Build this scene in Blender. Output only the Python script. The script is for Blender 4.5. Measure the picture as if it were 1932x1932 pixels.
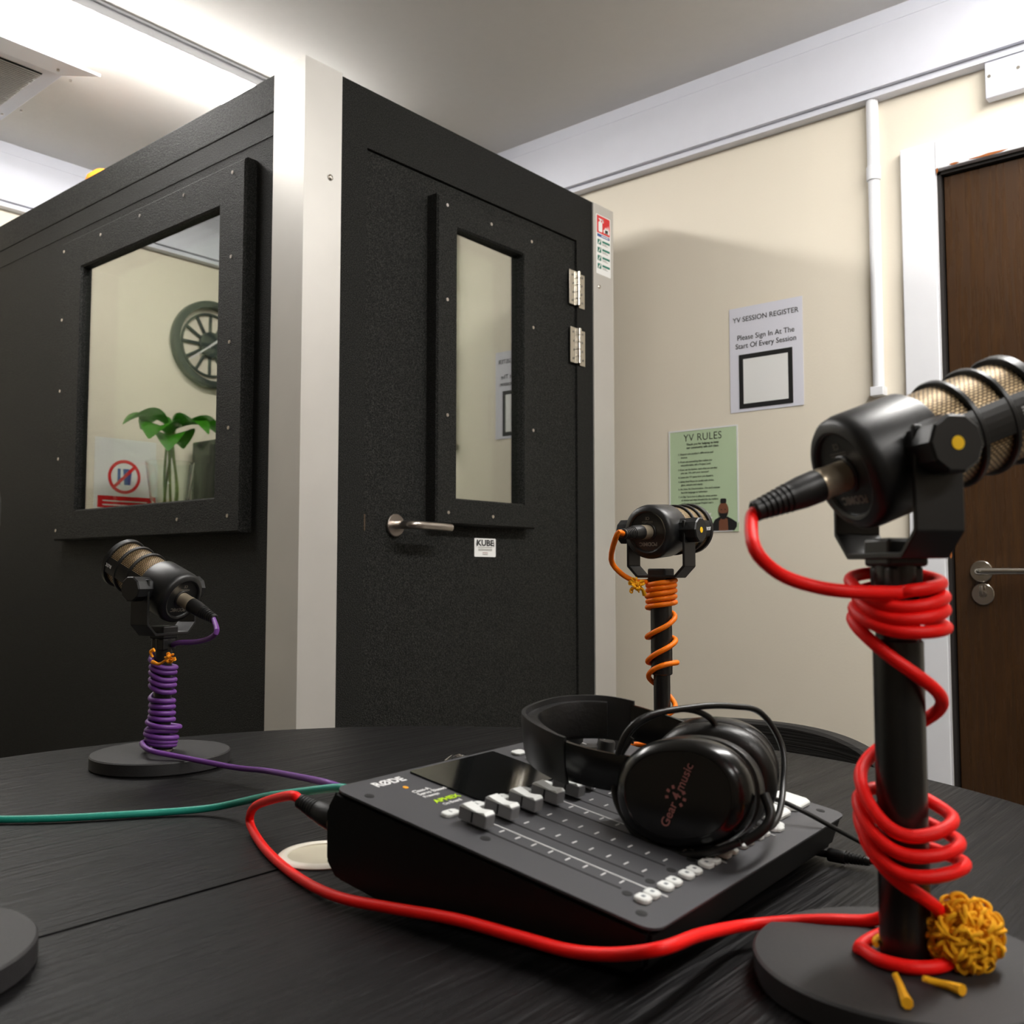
import bpy, bmesh, math, random
from mathutils import Vector, Matrix
random.seed(7)
S = bpy.context.scene
for o in list(bpy.data.objects): bpy.data.objects.remove(o, do_unlink=True)
C = S.collection
PI = math.pi

# ---------------------------------------------------------------- camera
F = 1811.0                                   # focal length in pixels of the 1932 frame
PITCH = math.atan(114/1811); YAW = math.atan2(1534, 1815)
CAM = Vector((0, 0, 1.0))
FW = Vector((math.cos(YAW)*math.cos(PITCH), math.sin(YAW)*math.cos(PITCH), math.sin(PITCH)))
RT = Vector((math.sin(YAW), -math.cos(YAW), 0)); UP = RT.cross(FW)
cd = bpy.data.cameras.new('camera'); cam = bpy.data.objects.new('camera', cd); C.objects.link(cam)
cam.matrix_world = Matrix(((RT.x, UP.x, -FW.x, CAM.x), (RT.y, UP.y, -FW.y, CAM.y), (RT.z, UP.z, -FW.z, CAM.z), (0, 0, 0, 1)))
cd.sensor_width = 36; cd.lens = 36*F/1932; cd.clip_start = .02
cd.dof.use_dof = True; cd.dof.focus_distance = 1.25; cd.dof.aperture_fstop = 11
S.camera = cam
# ---------------------------------------------------------------- world, exposure, lights
w = bpy.data.worlds.new('world'); S.world = w; w.use_nodes = True
w.node_tree.nodes['Background'].inputs[0].default_value = (.9, .93, 1, 1)
w.node_tree.nodes['Background'].inputs[1].default_value = .3
S.view_settings.view_transform = 'Standard'; S.view_settings.look = 'None'
S.view_settings.gamma = 1; S.view_settings.use_curve_mapping = False
S.view_settings.exposure = 0.0
LAMP_A = 50.0      # diffuser radiance, batten over the booth
LAMP_B = 66.0      # diffuser radiance, batten over the table

FILL_C = 50.0      # diffuser radiance, unseen batten added to lift the lower walls and table

# ---------------------------------------------------------------- pixel -> place helpers
def ray(x, y): return FW + RT*((x-966)/F) - UP*((y-966)/F)
def at(x, y, d): return CAM + ray(x, y)*d
def onz(x, y, z): r = ray(x, y); return CAM + r*((z-CAM.z)/r.z)
def onx(x, y, X): r = ray(x, y); return CAM + r*(X/r.x)
def ony(x, y, Y): r = ray(x, y); return CAM + r*(Y/r.y)

# ---------------------------------------------------------------- materials
def rgb(r, g, b):
    f = lambda c: (c/255/12.92) if c/255 <= .04045 else ((c/255+.055)/1.055)**2.4
    return (f(r), f(g), f(b), 1)
def mat(name, col, rough=.5, metal=0, emit=None, estr=0, spec=.5, noise=None, bump=None, coat=0, trans=0, ior=1.5):
    """noise=(scale, amount 0..1) colour mottling; bump=(scale, strength, distance)"""
    m = bpy.data.materials.new(name); m.use_nodes = True; nt = m.node_tree; p = nt.nodes['Principled BSDF']
    p.inputs['Base Color'].default_value = col; p.inputs['Roughness'].default_value = rough
    p.inputs['Metallic'].default_value = metal; p.inputs['Specular IOR Level'].default_value = spec
    p.inputs['Coat Weight'].default_value = coat; p.inputs['IOR'].default_value = ior
    p.inputs['Transmission Weight'].default_value = trans
    if emit: p.inputs['Emission Color'].default_value = emit; p.inputs['Emission Strength'].default_value = estr
    tc = nt.nodes.new('ShaderNodeTexCoord')
    if noise:
        n = nt.nodes.new('ShaderNodeTexNoise'); n.inputs['Scale'].default_value = noise[0]; n.inputs['Detail'].default_value = 6
        nt.links.new(tc.outputs['Object'], n.inputs['Vector'])
        mx = nt.nodes.new('ShaderNodeMix'); mx.data_type = 'RGBA'
        a = noise[1]
        mx.inputs[6].default_value = tuple(c*(1-a) for c in col[:3])+(1,)
        mx.inputs[7].default_value = tuple(min(1, c*(1+a)) for c in col[:3])+(1,)
        nt.links.new(n.outputs['Fac'], mx.inputs[0]); nt.links.new(mx.outputs[2], p.inputs['Base Color'])
    if bump:
        n2 = nt.nodes.new('ShaderNodeTexNoise'); n2.inputs['Scale'].default_value = bump[0]; n2.inputs['Detail'].default_value = 4
        nt.links.new(tc.outputs['Object'], n2.inputs['Vector'])
        b = nt.nodes.new('ShaderNodeBump'); b.inputs['Strength'].default_value = bump[1]; b.inputs['Distance'].default_value = bump[2]
        nt.links.new(n2.outputs['Fac'], b.inputs['Height']); nt.links.new(b.outputs['Normal'], p.inputs['Normal'])
    return m
def wood(name, col, rough, stretch=(1.2, 34, 34), bumpd=.0012, amt=.55, spec=.38):
    m = mat(name, col, rough, spec=spec); nt = m.node_tree; p = nt.nodes['Principled BSDF']
    tc = nt.nodes.new('ShaderNodeTexCoord'); mp = nt.nodes.new('ShaderNodeMapping'); mp.inputs['Scale'].default_value = stretch
    mp.inputs['Rotation'].default_value = (0, 0, .06)
    nt.links.new(tc.outputs['Object'], mp.inputs[0])
    n0 = nt.nodes.new('ShaderNodeTexNoise'); n0.inputs['Scale'].default_value = 3.5; n0.inputs['Detail'].default_value = 8; n0.inputs['Distortion'].default_value = .6
    nt.links.new(mp.outputs[0], n0.inputs['Vector'])
    n1 = nt.nodes.new('ShaderNodeTexNoise'); n1.inputs['Scale'].default_value = 9; n1.inputs['Detail'].default_value = 6
    nt.links.new(mp.outputs[0], n1.inputs['Vector'])
    ad = nt.nodes.new('ShaderNodeMath'); ad.operation = 'MULTIPLY'; nt.links.new(n0.outputs['Fac'], ad.inputs[0]); nt.links.new(n1.outputs['Fac'], ad.inputs[1])
    cr = nt.nodes.new('ShaderNodeValToRGB'); cr.color_ramp.elements[0].position = .12; cr.color_ramp.elements[1].position = .45
    cr.color_ramp.elements[0].color = tuple(c*(1-amt) for c in col[:3])+(1,); cr.color_ramp.elements[1].color = tuple(c*(1+amt) for c in col[:3])+(1,)
    nt.links.new(ad.outputs[0], cr.inputs[0]); nt.links.new(cr.outputs[0], p.inputs['Base Color'])
    b = nt.nodes.new('ShaderNodeBump'); b.inputs['Strength'].default_value = .8; b.inputs['Distance'].default_value = bumpd
    nt.links.new(ad.outputs[0], b.inputs['Height']); nt.links.new(b.outputs['Normal'], p.inputs['Normal'])
    mr = nt.nodes.new('ShaderNodeMapRange'); mr.inputs[3].default_value = rough+.15; mr.inputs[4].default_value = rough-.08
    nt.links.new(n0.outputs['Fac'], mr.inputs[0]); nt.links.new(mr.outputs[0], p.inputs['Roughness'])
    return m
def glass(name, fac, tint):
    m = bpy.data.materials.new(name); m.use_nodes = True; nt = m.node_tree; nt.nodes.clear()
    o = nt.nodes.new('ShaderNodeOutputMaterial'); t = nt.nodes.new('ShaderNodeBsdfTransparent'); g = nt.nodes.new('ShaderNodeBsdfGlossy')
    t.inputs[0].default_value = (.82, .88, .84, 1); g.inputs[0].default_value = tint; g.inputs[1].default_value = .012
    mx = nt.nodes.new('ShaderNodeMixShader'); mx.inputs[0].default_value = fac
    nt.links.new(t.outputs[0], mx.inputs[1]); nt.links.new(g.outputs[0], mx.inputs[2]); nt.links.new(mx.outputs[0], o.inputs[0])
    return m

M = dict(
    ceiling=mat('ceiling_paint', rgb(232, 229, 224), .75, noise=(40, .02), bump=(60, .2, .002)),
    wall=mat('cream_wall', rgb(236, 227, 209), .6, noise=(3, .02), bump=(180, .25, .001)),
    wall_dim=mat('darkened_wall', rgb(128, 118, 104), .7, noise=(3, .03)),  # tone of the unseen walls, darkened to cut bounced light
    white=mat('white_gloss_trim', rgb(235, 236, 240), .4, noise=(14, .03)),
    trunk=mat('white_plastic_trunking', rgb(226, 228, 238), .42, noise=(25, .02)),
    floor=mat('grey_carpet', rgb(70, 68, 68), .95, noise=(200, .3), bump=(300, .5, .002)),
    booth=None,
    booth_in=mat('booth_dark_foam', rgb(22, 22, 22), .9),
    alu=mat('brushed_aluminium', rgb(196, 193, 187), .45, .3, noise=(7, .07)),
    steel=mat('brushed_steel', rgb(190, 182, 174), .28, 1),
    chrome=mat('bright_steel', rgb(215, 210, 200), .18, 1),
    brown=wood('brown_door_veneer', rgb(62, 40, 20), .24, (24, 24, 1.2), .0002, .25, .7),
    jamb=mat('dark_door_edge', rgb(26, 20, 16), .6),
    chip=mat('bare_wood_chip', rgb(150, 84, 30), .7, noise=(90, .3)),
    table=wood('black_stained_table_wood', rgb(17, 16, 17), .40, (1.2, 26, 26), .0045, .9, .2),
    chair=wood('black_stained_chair_wood', rgb(30, 28, 26), .6, (1, 1, 60), .003, .6, .25),
    black=mat('matt_black_plastic', rgb(17, 17, 18), .42, bump=(900, .15, .0004)),
    mic=mat('black_powder_coat', rgb(20, 21, 22), .38, bump=(1500, .3, .0003)),
    pole=mat('black_satin_tube', rgb(18, 18, 18), .3),
    base=mat('black_cast_base', rgb(34, 33, 34), .6, noise=(300, .3), bump=(700, .35, .0005)),
    gloss=mat('glossy_black_plastic', rgb(8, 8, 8), .22),
    leather=mat('black_leatherette', rgb(15, 14, 14), .38, bump=(260, .35, .0008)),
    panel=mat('charcoal_panel', rgb(64, 64, 67), .5, bump=(1400, .2, .0003)),
    case=mat('black_mixer_case', rgb(7, 7, 7), .6, spec=.3),
    screen=mat('dark_screen_glass', rgb(8, 9, 10), .06),
    slot=mat('fader_slot_black', rgb(5, 5, 5), .7),
    fader=mat('grey_fader_plastic', rgb(120, 120, 122), .35),
    button=mat('translucent_white_button', rgb(222, 224, 222), .35),
    buttext=mat('grey_button_print', rgb(110, 115, 120), .5),
    print_w=mat('white_print', rgb(225, 225, 225), .5),
    print_g=mat('grey_print', rgb(120, 115, 105), .5),
    print_k=mat('black_print', rgb(25, 25, 25), .6),
    print_c=mat('soft_black_print', rgb(74, 84, 70), .6),
    yellow=mat('yellow_dot', rgb(250, 200, 20), .4),
    orange_dot=mat('orange_dot', rgb(240, 165, 30), .5),
    lime=mat('lime_print', rgb(190, 230, 20), .5),
    pinkprint=mat('dusty_pink_print', rgb(150, 95, 90), .5),
    red=mat('red_cable_jacket', rgb(252, 18, 12), .5, spec=.3),
    orange=mat('orange_cable_jacket', rgb(255, 122, 6), .5, spec=.3, noise=(120, .12)),
    purple=mat('purple_cable_jacket', rgb(104, 52, 134), .5, noise=(90, .1)),
    teal=mat('teal_cable_jacket', rgb(26, 140, 122), .5),
    cord=mat('black_cord_rubber', rgb(20, 20, 20), .35),
    yarn_y=mat('marigold_yarn', rgb(255, 172, 8), .9, noise=(200, .25)),
    yarn_o=mat('orange_yarn', rgb(255, 150, 8), .9, noise=(200, .25)),
    paper=mat('white_paper', rgb(226, 226, 236), .7),
    green=mat('sage_green_paper', rgb(192, 214, 176), .65),
    signwhite=mat('white_vinyl', rgb(240, 240, 238), .35),
    signred=mat('sign_red', rgb(215, 30, 35), .4), signblue=mat('sign_blue', rgb(40, 80, 150), .4),
    signgreen=mat('sign_green', rgb(10, 115, 95), .4),
    grommet=mat('white_grommet_plastic', rgb(235, 230, 215), .4), grommet_in=mat('cream_grommet_lid', rgb(205, 198, 175), .5),
    leaf=mat('leaf_green', rgb(70, 150, 30), .4, noise=(9, .35)), stem=mat('stem_green', rgb(120, 140, 60), .6),
    skin=mat('brown_skin_print', rgb(125, 78, 55), .6), dark=mat('dark_grey_plastic', rgb(30, 34, 32), .5),
    clockgrey=mat('dark_grey_clock', rgb(52, 60, 58), .45), cream=mat('cream_plastic', rgb(200, 195, 170), .5),
    nickel=mat('satin_nickel', rgb(205, 190, 165), .3, .65),
    crystal=mat('cut_clear_glass', (1, 1, 1, 1), .03, trans=1),
    vase=mat('clear_vase_glass', (.95, 1, .96, 1), .02, trans=1),
    helmet=mat('orange_plastic', rgb(240, 140, 40), .4),
    grille_v=mat('vent_dark', rgb(16, 16, 16), .9, spec=.1),
    pane_f=glass('tinted_pane_front', .42, (.84, .83, .79, 1)), pane_b=glass('tinted_pane_back', .8, (.70, .69, .62, 1)),
)
def lampmat(name, s):
    m = bpy.data.materials.new(name); m.use_nodes = True; p = m.node_tree.nodes['Principled BSDF']
    p.inputs['Base Color'].default_value = (.9, .9, .9, 1); p.inputs['Emission Color'].default_value = (1, .975, .94, 1); p.inputs['Emission Strength'].default_value = s
    return m
def mesh_gold():
    m = mat('woven_brass_mesh', rgb(205, 175, 125), .48, .6); nt = m.node_tree; p = nt.nodes['Principled BSDF']
    uv = nt.nodes.new('ShaderNodeTexCoord'); br = nt.nodes.new('ShaderNodeTexBrick')
    br.inputs['Scale'].default_value = 1; br.inputs['Color1'].default_value = rgb(214, 188, 146); br.inputs['Color2'].default_value = rgb(188, 160, 118)
    br.inputs['Mortar'].default_value = rgb(40, 30, 20); br.inputs['Mortar Size'].default_value = .17; br.inputs['Mortar Smooth'].default_value = .4
    br.inputs['Brick Width'].default_value = 1.0; br.inputs['Row Height'].default_value = .62
    nt.links.new(uv.outputs['UV'], br.inputs['Vector']); nt.links.new(br.outputs['Color'], p.inputs['Base Color'])
    b = nt.nodes.new('ShaderNodeBump'); b.inputs['Strength'].default_value = 1; b.inputs['Distance'].default_value = .0006; b.invert = True
    nt.links.new(br.outputs['Fac'], b.inputs['Height']); nt.links.new(b.outputs['Normal'], p.inputs['Normal'])
    return m
M['gold'] = mesh_gold()
def speckle():
    m = mat('black_textured_coating', rgb(15, 15, 14), .62, bump=(420, 1, .004), spec=.18); nt = m.node_tree; p = nt.nodes['Principled BSDF']
    tc = nt.nodes.new('ShaderNodeTexCoord'); n = nt.nodes.new('ShaderNodeTexNoise'); n.inputs['Scale'].default_value = 560; n.inputs['Detail'].default_value = 3
    nt.links.new(tc.outputs['Object'], n.inputs['Vector']); r = nt.nodes.new('ShaderNodeValToRGB')
    r.color_ramp.elements[0].position = .48; r.color_ramp.elements[0].color = rgb(12, 12, 11)
    r.color_ramp.elements[1].position = .72; r.color_ramp.elements[1].color = rgb(74, 74, 70)
    nt.links.new(n.outputs['Fac'], r.inputs[0]); nt.links.new(r.outputs[0], p.inputs['Base Color']); return m
M['booth'] = speckle()

# ---------------------------------------------------------------- object helpers
def Wm(o):
    m = o.matrix_basis.copy()
    while o.parent: o = o.parent; m = o.matrix_basis @ m
    return m
def tag(o, label=None, cat=None, group=None, kind=None):
    if label: o['label'] = label
    if cat: o['category'] = cat
    if group: o['group'] = group
    if kind: o['kind'] = kind
    return o
def obj(name, bm, m, parent=None, mtx=None, smooth=False, label=None):
    """bm vertices are in mtx's frame (default world); the object ends up under parent"""
    me = bpy.data.meshes.new(name)
    if isinstance(bm, bpy.types.Mesh): me = bm
    else: bm.normal_update(); bm.to_mesh(me); bm.free()
    if mtx is not None: me.transform(mtx)
    if parent is not None: me.transform(Wm(parent).inverted())
    me.materials.clear(); me.materials.append(M[m] if isinstance(m, str) else m)
    if smooth:
        for p in me.polygons: p.use_smooth = True
        try: me.set_sharp_from_angle(angle=math.radians(38))
        except Exception: pass
    o = bpy.data.objects.new(name, me); C.objects.link(o)
    if parent is not None: o.parent = parent
    if label: o['label'] = label
    return o
def thing(name, label, cat, loc, group=None):
    o = bpy.data.objects.new(name, None); o.empty_display_size = .05; C.objects.link(o); o.location = loc
    return tag(o, label, cat, group)
def recentre(o):
    """origin of a single-mesh thing to its base centre"""
    vs = [v.co for v in o.data.vertices]
    c = Vector(((min(v.x for v in vs)+max(v.x for v in vs))/2, (min(v.y for v in vs)+max(v.y for v in vs))/2, min(v.z for v in vs)))
    o.data.transform(Matrix.Translation(-c)); o.location = o.location + c
    return o
def struct(name, bm, m, parent=None, mtx=None):
    o = obj(name, bm, m, parent, mtx)
    if parent is None: o['kind'] = 'structure'
    return o
def box(bm, a, b, bev=0, seg=2, mtx=None):
    t = bmesh.new(); bmesh.ops.create_cube(t, size=1)
    for v in t.verts: v.co = Vector([(a[i]+b[i])/2 + v.co[i]*abs(b[i]-a[i]) for i in range(3)])
    if bev: bmesh.ops.bevel(t, geom=list(t.edges), offset=bev, segments=seg, affect='EDGES', profile=.5)
    join(bm, t, mtx); return bm
def join(bm, t, mtx=None):
    if mtx is not None: t.transform(mtx)
    me = bpy.data.meshes.new('tmp'); t.to_mesh(me); t.free(); bm.from_mesh(me); bpy.data.meshes.remove(me)
def B(a, b, bev=0, seg=2, mtx=None): return box(bmesh.new(), a, b, bev, seg, mtx)
def lathe(bm, prof, seg=32, mtx=None, close=True):
    """profile of (r, z) round local Z"""
    t = bmesh.new(); rings = []
    for r, z in prof:
        if r < 1e-6: rings.append([t.verts.new((0, 0, z))])
        else: rings.append([t.verts.new((r*math.cos(2*PI*i/seg), r*math.sin(2*PI*i/seg), z)) for i in range(seg)])
    for a, b in zip(rings, rings[1:]):
        for i in range(seg):
            j = (i+1) % seg
            if len(a) == 1 and len(b) == 1: continue
            if len(a) == 1: t.faces.new((a[0], b[j], b[i]))
            elif len(b) == 1: t.faces.new((a[i], a[j], b[0]))
            else: t.faces.new((a[i], a[j], b[j], b[i]))
    bmesh.ops.recalc_face_normals(t, faces=t.faces)
    join(bm, t, mtx); return bm
def cyl(bm, r, z0, z1, seg=24, mtx=None, bev=0):
    pr = [(0, z0), (r-bev, z0), (r, z0+bev), (r, z1-bev), (r-bev, z1), (0, z1)] if bev else [(0, z0), (r, z0), (r, z1), (0, z1)]
    return lathe(bm, pr, seg, mtx)
def ringprof(bm, r0, r1, z0, z1, seg=40, mtx=None, b=.0006):
    return lathe(bm, [(r0, z0), (r1-b, z0), (r1, z0+b), (r1, z1-b), (r1-b, z1), (r0, z1), (r0, z0)], seg, mtx)
def cr(pts, n=8):
    """Catmull-Rom resample"""
    P = [Vector(p) for p in pts]; P = [P[0]*2-P[1]] + P + [P[-1]*2-P[-2]]; out = []
    for i in range(1, len(P)-2):
        for k in range(n):
            t = k/n; a, b, c, d = P[i-1:i+3]
            out.append(.5*((2*b)+(c-a)*t+(2*a-5*b+4*c-d)*t*t+(3*b-a-3*c+d)*t**3))
    out.append(P[-2]); return out
def tube(bm, pts, r, seg=10, n=8, closed=False):
    P = cr(pts, n) if n > 1 else [Vector(p) for p in pts]
    up = Vector((0, 0, 1)); prev = None; rings = []
    rr = r if callable(r) else (lambda t: r)
    for i, p in enumerate(P):
        d = (P[min(i+1, len(P)-1)]-P[max(i-1, 0)])
        if d.length < 1e-9: d = Vector((0, 0, 1))
        d.normalize()
        if prev is None: x = d.orthogonal().normalized()
        else:
            x = prev - d*prev.dot(d); x = x.normalized() if x.length > 1e-6 else d.orthogonal().normalized()
        prev = x; y = d.cross(x); q = rr(i/(len(P)-1))
        rings.append([bm.verts.new(p + x*q*math.cos(2*PI*k/seg) + y*q*math.sin(2*PI*k/seg)) for k in range(seg)])
    for a, b in zip(rings, rings[1:]):
        for k in range(seg): bm.faces.new((a[k], a[(k+1) % seg], b[(k+1) % seg], b[k]))
    if not closed:
        bm.faces.new(list(reversed(rings[0]))); bm.faces.new(rings[-1])
    return bm
def prism(bm, poly, z0, z1, mtx=None, bev=0):
    t = bmesh.new(); a = [t.verts.new((x, y, z0)) for x, y in poly]; b = [t.verts.new((x, y, z1)) for x, y in poly]
    n = len(poly); t.faces.new(list(reversed(a))); top = t.faces.new(b)
    for i in range(n): t.faces.new((a[i], a[(i+1) % n], b[(i+1) % n], b[i]))
    bmesh.ops.recalc_face_normals(t, faces=t.faces)
    if bev: bmesh.ops.bevel(t, geom=[e for e in t.edges], offset=bev, segments=1, affect='EDGES')
    join(bm, t, mtx); return bm
def rrect(x0, y0, x1, y1, r, n=5):
    out = []
    for cx, cy, a in ((x1-r, y1-r, 0), (x0+r, y1-r, 90), (x0+r, y0+r, 180), (x1-r, y0+r, 270)):
        for k in range(n+1): t = math.radians(a+90*k/n); out.append((cx+r*math.cos(t), cy+r*math.sin(t)))
    return out
def text(body, size, m, parent, mtx, name='lettering', align='LEFT', spacing=1, bold=0, width=1, thick=.00015):
    c = bpy.data.curves.new(name, 'FONT'); c.body = body; c.size = size; c.align_x = align; c.extrude = thick; c.offset = bold
    c.space_character = spacing; c.resolution_u = 3
    t = bpy.data.objects.new('tmp_text', c)
    me = bpy.data.meshes.new_from_object(t); bpy.data.objects.remove(t); bpy.data.curves.remove(c); me.name = name
    me.transform(Matrix.Diagonal((width, 1, 1, 1)))
    return obj(name, me, m, parent, mtx)
def frame(o, x, y, z):
    """matrix with given origin and axes"""
    x = Vector(x).normalized(); y = Vector(y).normalized(); z = Vector(z).normalized(); o = Vector(o)
    return Matrix(((x.x, y.x, z.x, o.x), (x.y, y.y, z.y, o.y), (x.z, y.z, z.z, o.z), (0, 0, 0, 1)))
T = Matrix.Translation
def R(a, ax): return Matrix.Rotation(a, 4, ax)

# ================================================================ ROOM
XB, YA, XC, YD, ZC = 2.516, 3.42, -1.9, -2.2, 2.462     # wall faces
struct('floor', B((XC-.1, YD-.1, -.1), (XB+.1, YA+.1, 0)), 'floor')
struct('ceiling', B((XC-.1, YD-.1, ZC), (XB+.1, YA+.1, ZC+.1)), 'ceiling')
# right-hand wall with the doorway
DY0, DY1, DZ = -.13, .7116, 2.015                     # door opening
wb = bmesh.new(); box(wb, (XB, DY1, 0), (XB+.1, YA+.1, ZC)); box(wb, (XB, YD-.1, 0), (XB+.1, DY0, ZC)); box(wb, (XB, DY0, DZ), (XB+.1, DY1, ZC))
struct('wall_right', wb, 'wall')
struct('wall_back', B((XC-.1, YA, 0), (XB, YA+.1, ZC)), 'wall')
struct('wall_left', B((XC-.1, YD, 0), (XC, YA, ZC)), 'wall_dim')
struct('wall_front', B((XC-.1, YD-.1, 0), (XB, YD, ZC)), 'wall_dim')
# boxed-in trunking along the top of both walls
def trunk(name, horiz):
    root = bmesh.new()
    prof = [(0, 2.245), (.035, 2.245), (.035, 2.262), (.05, 2.262), (.05, 2.422), (.0485, 2.4225), (.0485, 2.4245), (.05, 2.425), (.05, ZC), (0, ZC)]
    L0, L1 = (YD, YA) if horiz else (XC, XB)
    t = bmesh.new(); A = []; Bv = []
    for d, z in prof:
        if horiz: A.append(t.verts.new((XB-d, L0, z))); Bv.append(t.verts.new((XB-d, L1, z)))
        else: A.append(t.verts.new((L0, YA-d, z))); Bv.append(t.verts.new((L1-.05, YA-d, z)))
    n = len(prof)
    for i in range(n): t.faces.new((A[i], A[(i+1) % n], Bv[(i+1) % n], Bv[i]))
    t.faces.new(A); t.faces.new(list(reversed(Bv))); bmesh.ops.recalc_face_normals(t, faces=t.faces)
    join(root, t); return struct(name, root, 'trunk')
trunk('trim_1', True); trunk('trim_2', False)
for i, (a, b) in enumerate((((XB-.012, .80, 0), (XB, YA, .1)), ((XC, YA-.012, 0), (XB-.012, YA, .1)))):
    struct('baseboard_right' if i == 0 else 'baseboard_back', B(a, b, .002), 'white')

# ---- room door
dr = bmesh.new(); box(dr, (XB+.012, DY0+.012, .01), (XB+.056, DY1-.012, DZ-.012), .002)
door = struct('door_1', dr, 'brown')
fr = bmesh.new(); FW_ = .085
box(fr, (XB-.02, DY1, 0), (XB, DY1+FW_, DZ+.075), .003); box(fr, (XB-.02, DY0-FW_, 0), (XB, DY0, DZ+.075), .003)
box(fr, (XB-.02, DY0, DZ), (XB, DY1, DZ+.075), .003)
obj('door_frame', fr, 'white', door)
jb = bmesh.new(); box(jb, (XB-.001, DY1-.009, 0), (XB+.09, DY1, DZ)); box(jb, (XB-.001, DY0, 0), (XB+.09, DY0+.009, DZ)); box(jb, (XB-.001, DY0, DZ-.009), (XB+.09, DY1, DZ)); box(jb, (XB+.06, DY0, 0), (XB+.09, DY1, DZ))
obj('door_rebate', jb, 'jamb', door)
def blob(y, z, w, h, X, seed):
    rnd = random.Random(seed); return prism(bmesh.new(), [(w*math.cos(a)*rnd.uniform(.6, 1.1), h*math.sin(a)*rnd.uniform(.6, 1.1)) for a in [2*PI*i/11 for i in range(11)]], 0, .0006,
        frame((X, y, z), (0, -1, 0), (0, 0, 1), (-1, 0, 0)))
for s, (px, py, w_, h_) in enumerate(((1800, 308, .012, .003), (1868, 290, .05, .0035), (1768, 322, .003, .008), (1794, 1046, .004, .01))):
    q = onx(px, py, XB-.0205); obj('bare_patch', blob(q.y, q.z, w_, h_, XB-.0201, s), 'chip', door, label='chipped paint showing bare wood')
hp = onx(1850, 1078, XB); kp = onx(1853, 1121, XB); FX = XB+.012
fm = lambda p, X=FX: frame((X, p.y, p.z), (0, -1, 0), (0, 0, 1), (-1, 0, 0))
h = obj('door_handle', tube(cyl(cyl(bmesh.new(), .026, 0, .007, 32, fm(hp), .0015), .0095, 0, .045, 20, fm(hp)), [fm(hp) @ Vector(v) for v in ((0, 0, .03), (.002, 0, .043), (.014, 0, .048), (.04, 0, .048), (.09, 0, .048), (.125, 0, .047))], .0085, 14), 'chrome', door, smooth=True, label='chrome lever handle on round rose')
k = cyl(bmesh.new(), .026, 0, .006, 32, fm(kp), .0015)
obj('lock_rose', k, 'chrome', door, smooth=True)
k = bmesh.new(); cyl(k, .008, .006, .014, 20, fm(kp)); box(k, (-.004, -.004, .012), (.004, .021, .022), .003, 2, fm(kp))
obj('thumb_turn', k, 'steel', door, smooth=True)
# ---- conduit pipe and box on the wall
p0, p1, pm = onx(1643, 190, XB-.012), onx(1662, 745, XB-.012), onx(1649, 318, XB-.012)
pr = thing('conduit_pipe', 'white round conduit pipe running down the cream wall beside the door frame', 'pipe', (XB-.012, pm.y, p1.z))
y0 = pm.y
obj('pipe', cyl(cyl(bmesh.new(), .0155, pm.z, 2.25, 20, T((XB-.0155, y0, 0))), .0145, p1.z, pm.z, 20, T((XB-.0155, y0, 0))), 'white', pr, smooth=True)
obj('coupling', cyl(bmesh.new(), .018, pm.z-.035, pm.z+.003, 20, T((XB-.0165, y0, 0)), .0015), 'white', pr, smooth=True)
obj('end_box', B((XB-.034, y0-.017, p1.z-.004), (XB, y0+.017, p1.z+.02), .002), 'white', pr)
jbx = thing('junction_box', 'white rectangular box with two screws on wall above the brown door', 'box', (XB, .53, 2.17))
a = onx(1857, 118, XB-.03); b = onx(1862, 186, XB-.03)
obj('cover', B((XB-.03, .40, b.z), (XB, a.y, a.z+.012), .003), 'trunk', jbx)
for (px, py) in ((1866, 144), (1921, 127)):
    q = onx(px, py, XB-.03); obj('screw', cyl(cyl(bmesh.new(), .0042, 0, .0008, 14, frame((XB-.03, q.y, q.z), (0, -1, 0), (0, 0, 1), (-1, 0, 0))), .0015, .0008, .001, 8, frame((XB-.03, q.y, q.z), (0, -1, 0), (0, 0, 1), (-1, 0, 0))), 'print_g', jbx)

# ================================================================ CEILING LIGHTS + VENT
def batten(x0, x1, y, label, strength):
    t = thing('batten_light', label, 'ceiling light', ((x0+x1)/2, y, ZC), 'ceiling batten lights')
    obj('housing', B((x0, y-.075, ZC-.03), (x1, y+.075, ZC), .004), 'white', t)
    d = bmesh.new(); prof = [(y-.062, ZC-.03), (y-.055, ZC-.058), (y-.03, ZC-.072), (y+.03, ZC-.072), (y+.055, ZC-.058), (y+.062, ZC-.03)]
    A = [d.verts.new((x0+.02, a, b)) for a, b in prof]; Bv = [d.verts.new((x1-.02, a, b)) for a, b in prof]
    for i in range(len(prof)-1): d.faces.new((A[i], A[i+1], Bv[i+1], Bv[i]))
    d.faces.new((A[0], Bv[0], Bv[-1], A[-1])); d.faces.new(A); d.faces.new(list(reversed(Bv))); bmesh.ops.recalc_face_normals(d, faces=d.faces)
    obj('diffuser', d, lampmat('lamp_diffuser', strength), t)
    for x in (x0-.012, x1): obj('end_cap', B((x, y-.07, ZC-.072), (x+.012, y+.07, ZC), .004), 'white', t)
batten(.25, 1.95, 2.42, 'long bright ceiling light above the black booth', LAMP_A)
batten(.85, 2.35, .10, 'long ceiling light over the round table, above the frame', LAMP_B)
batten(-.6, .9, -1.45, 'fill light added behind the camera, shaped as a long ceiling batten', FILL_C)  # added fill, out of view, brightens the lower part of the room
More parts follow.
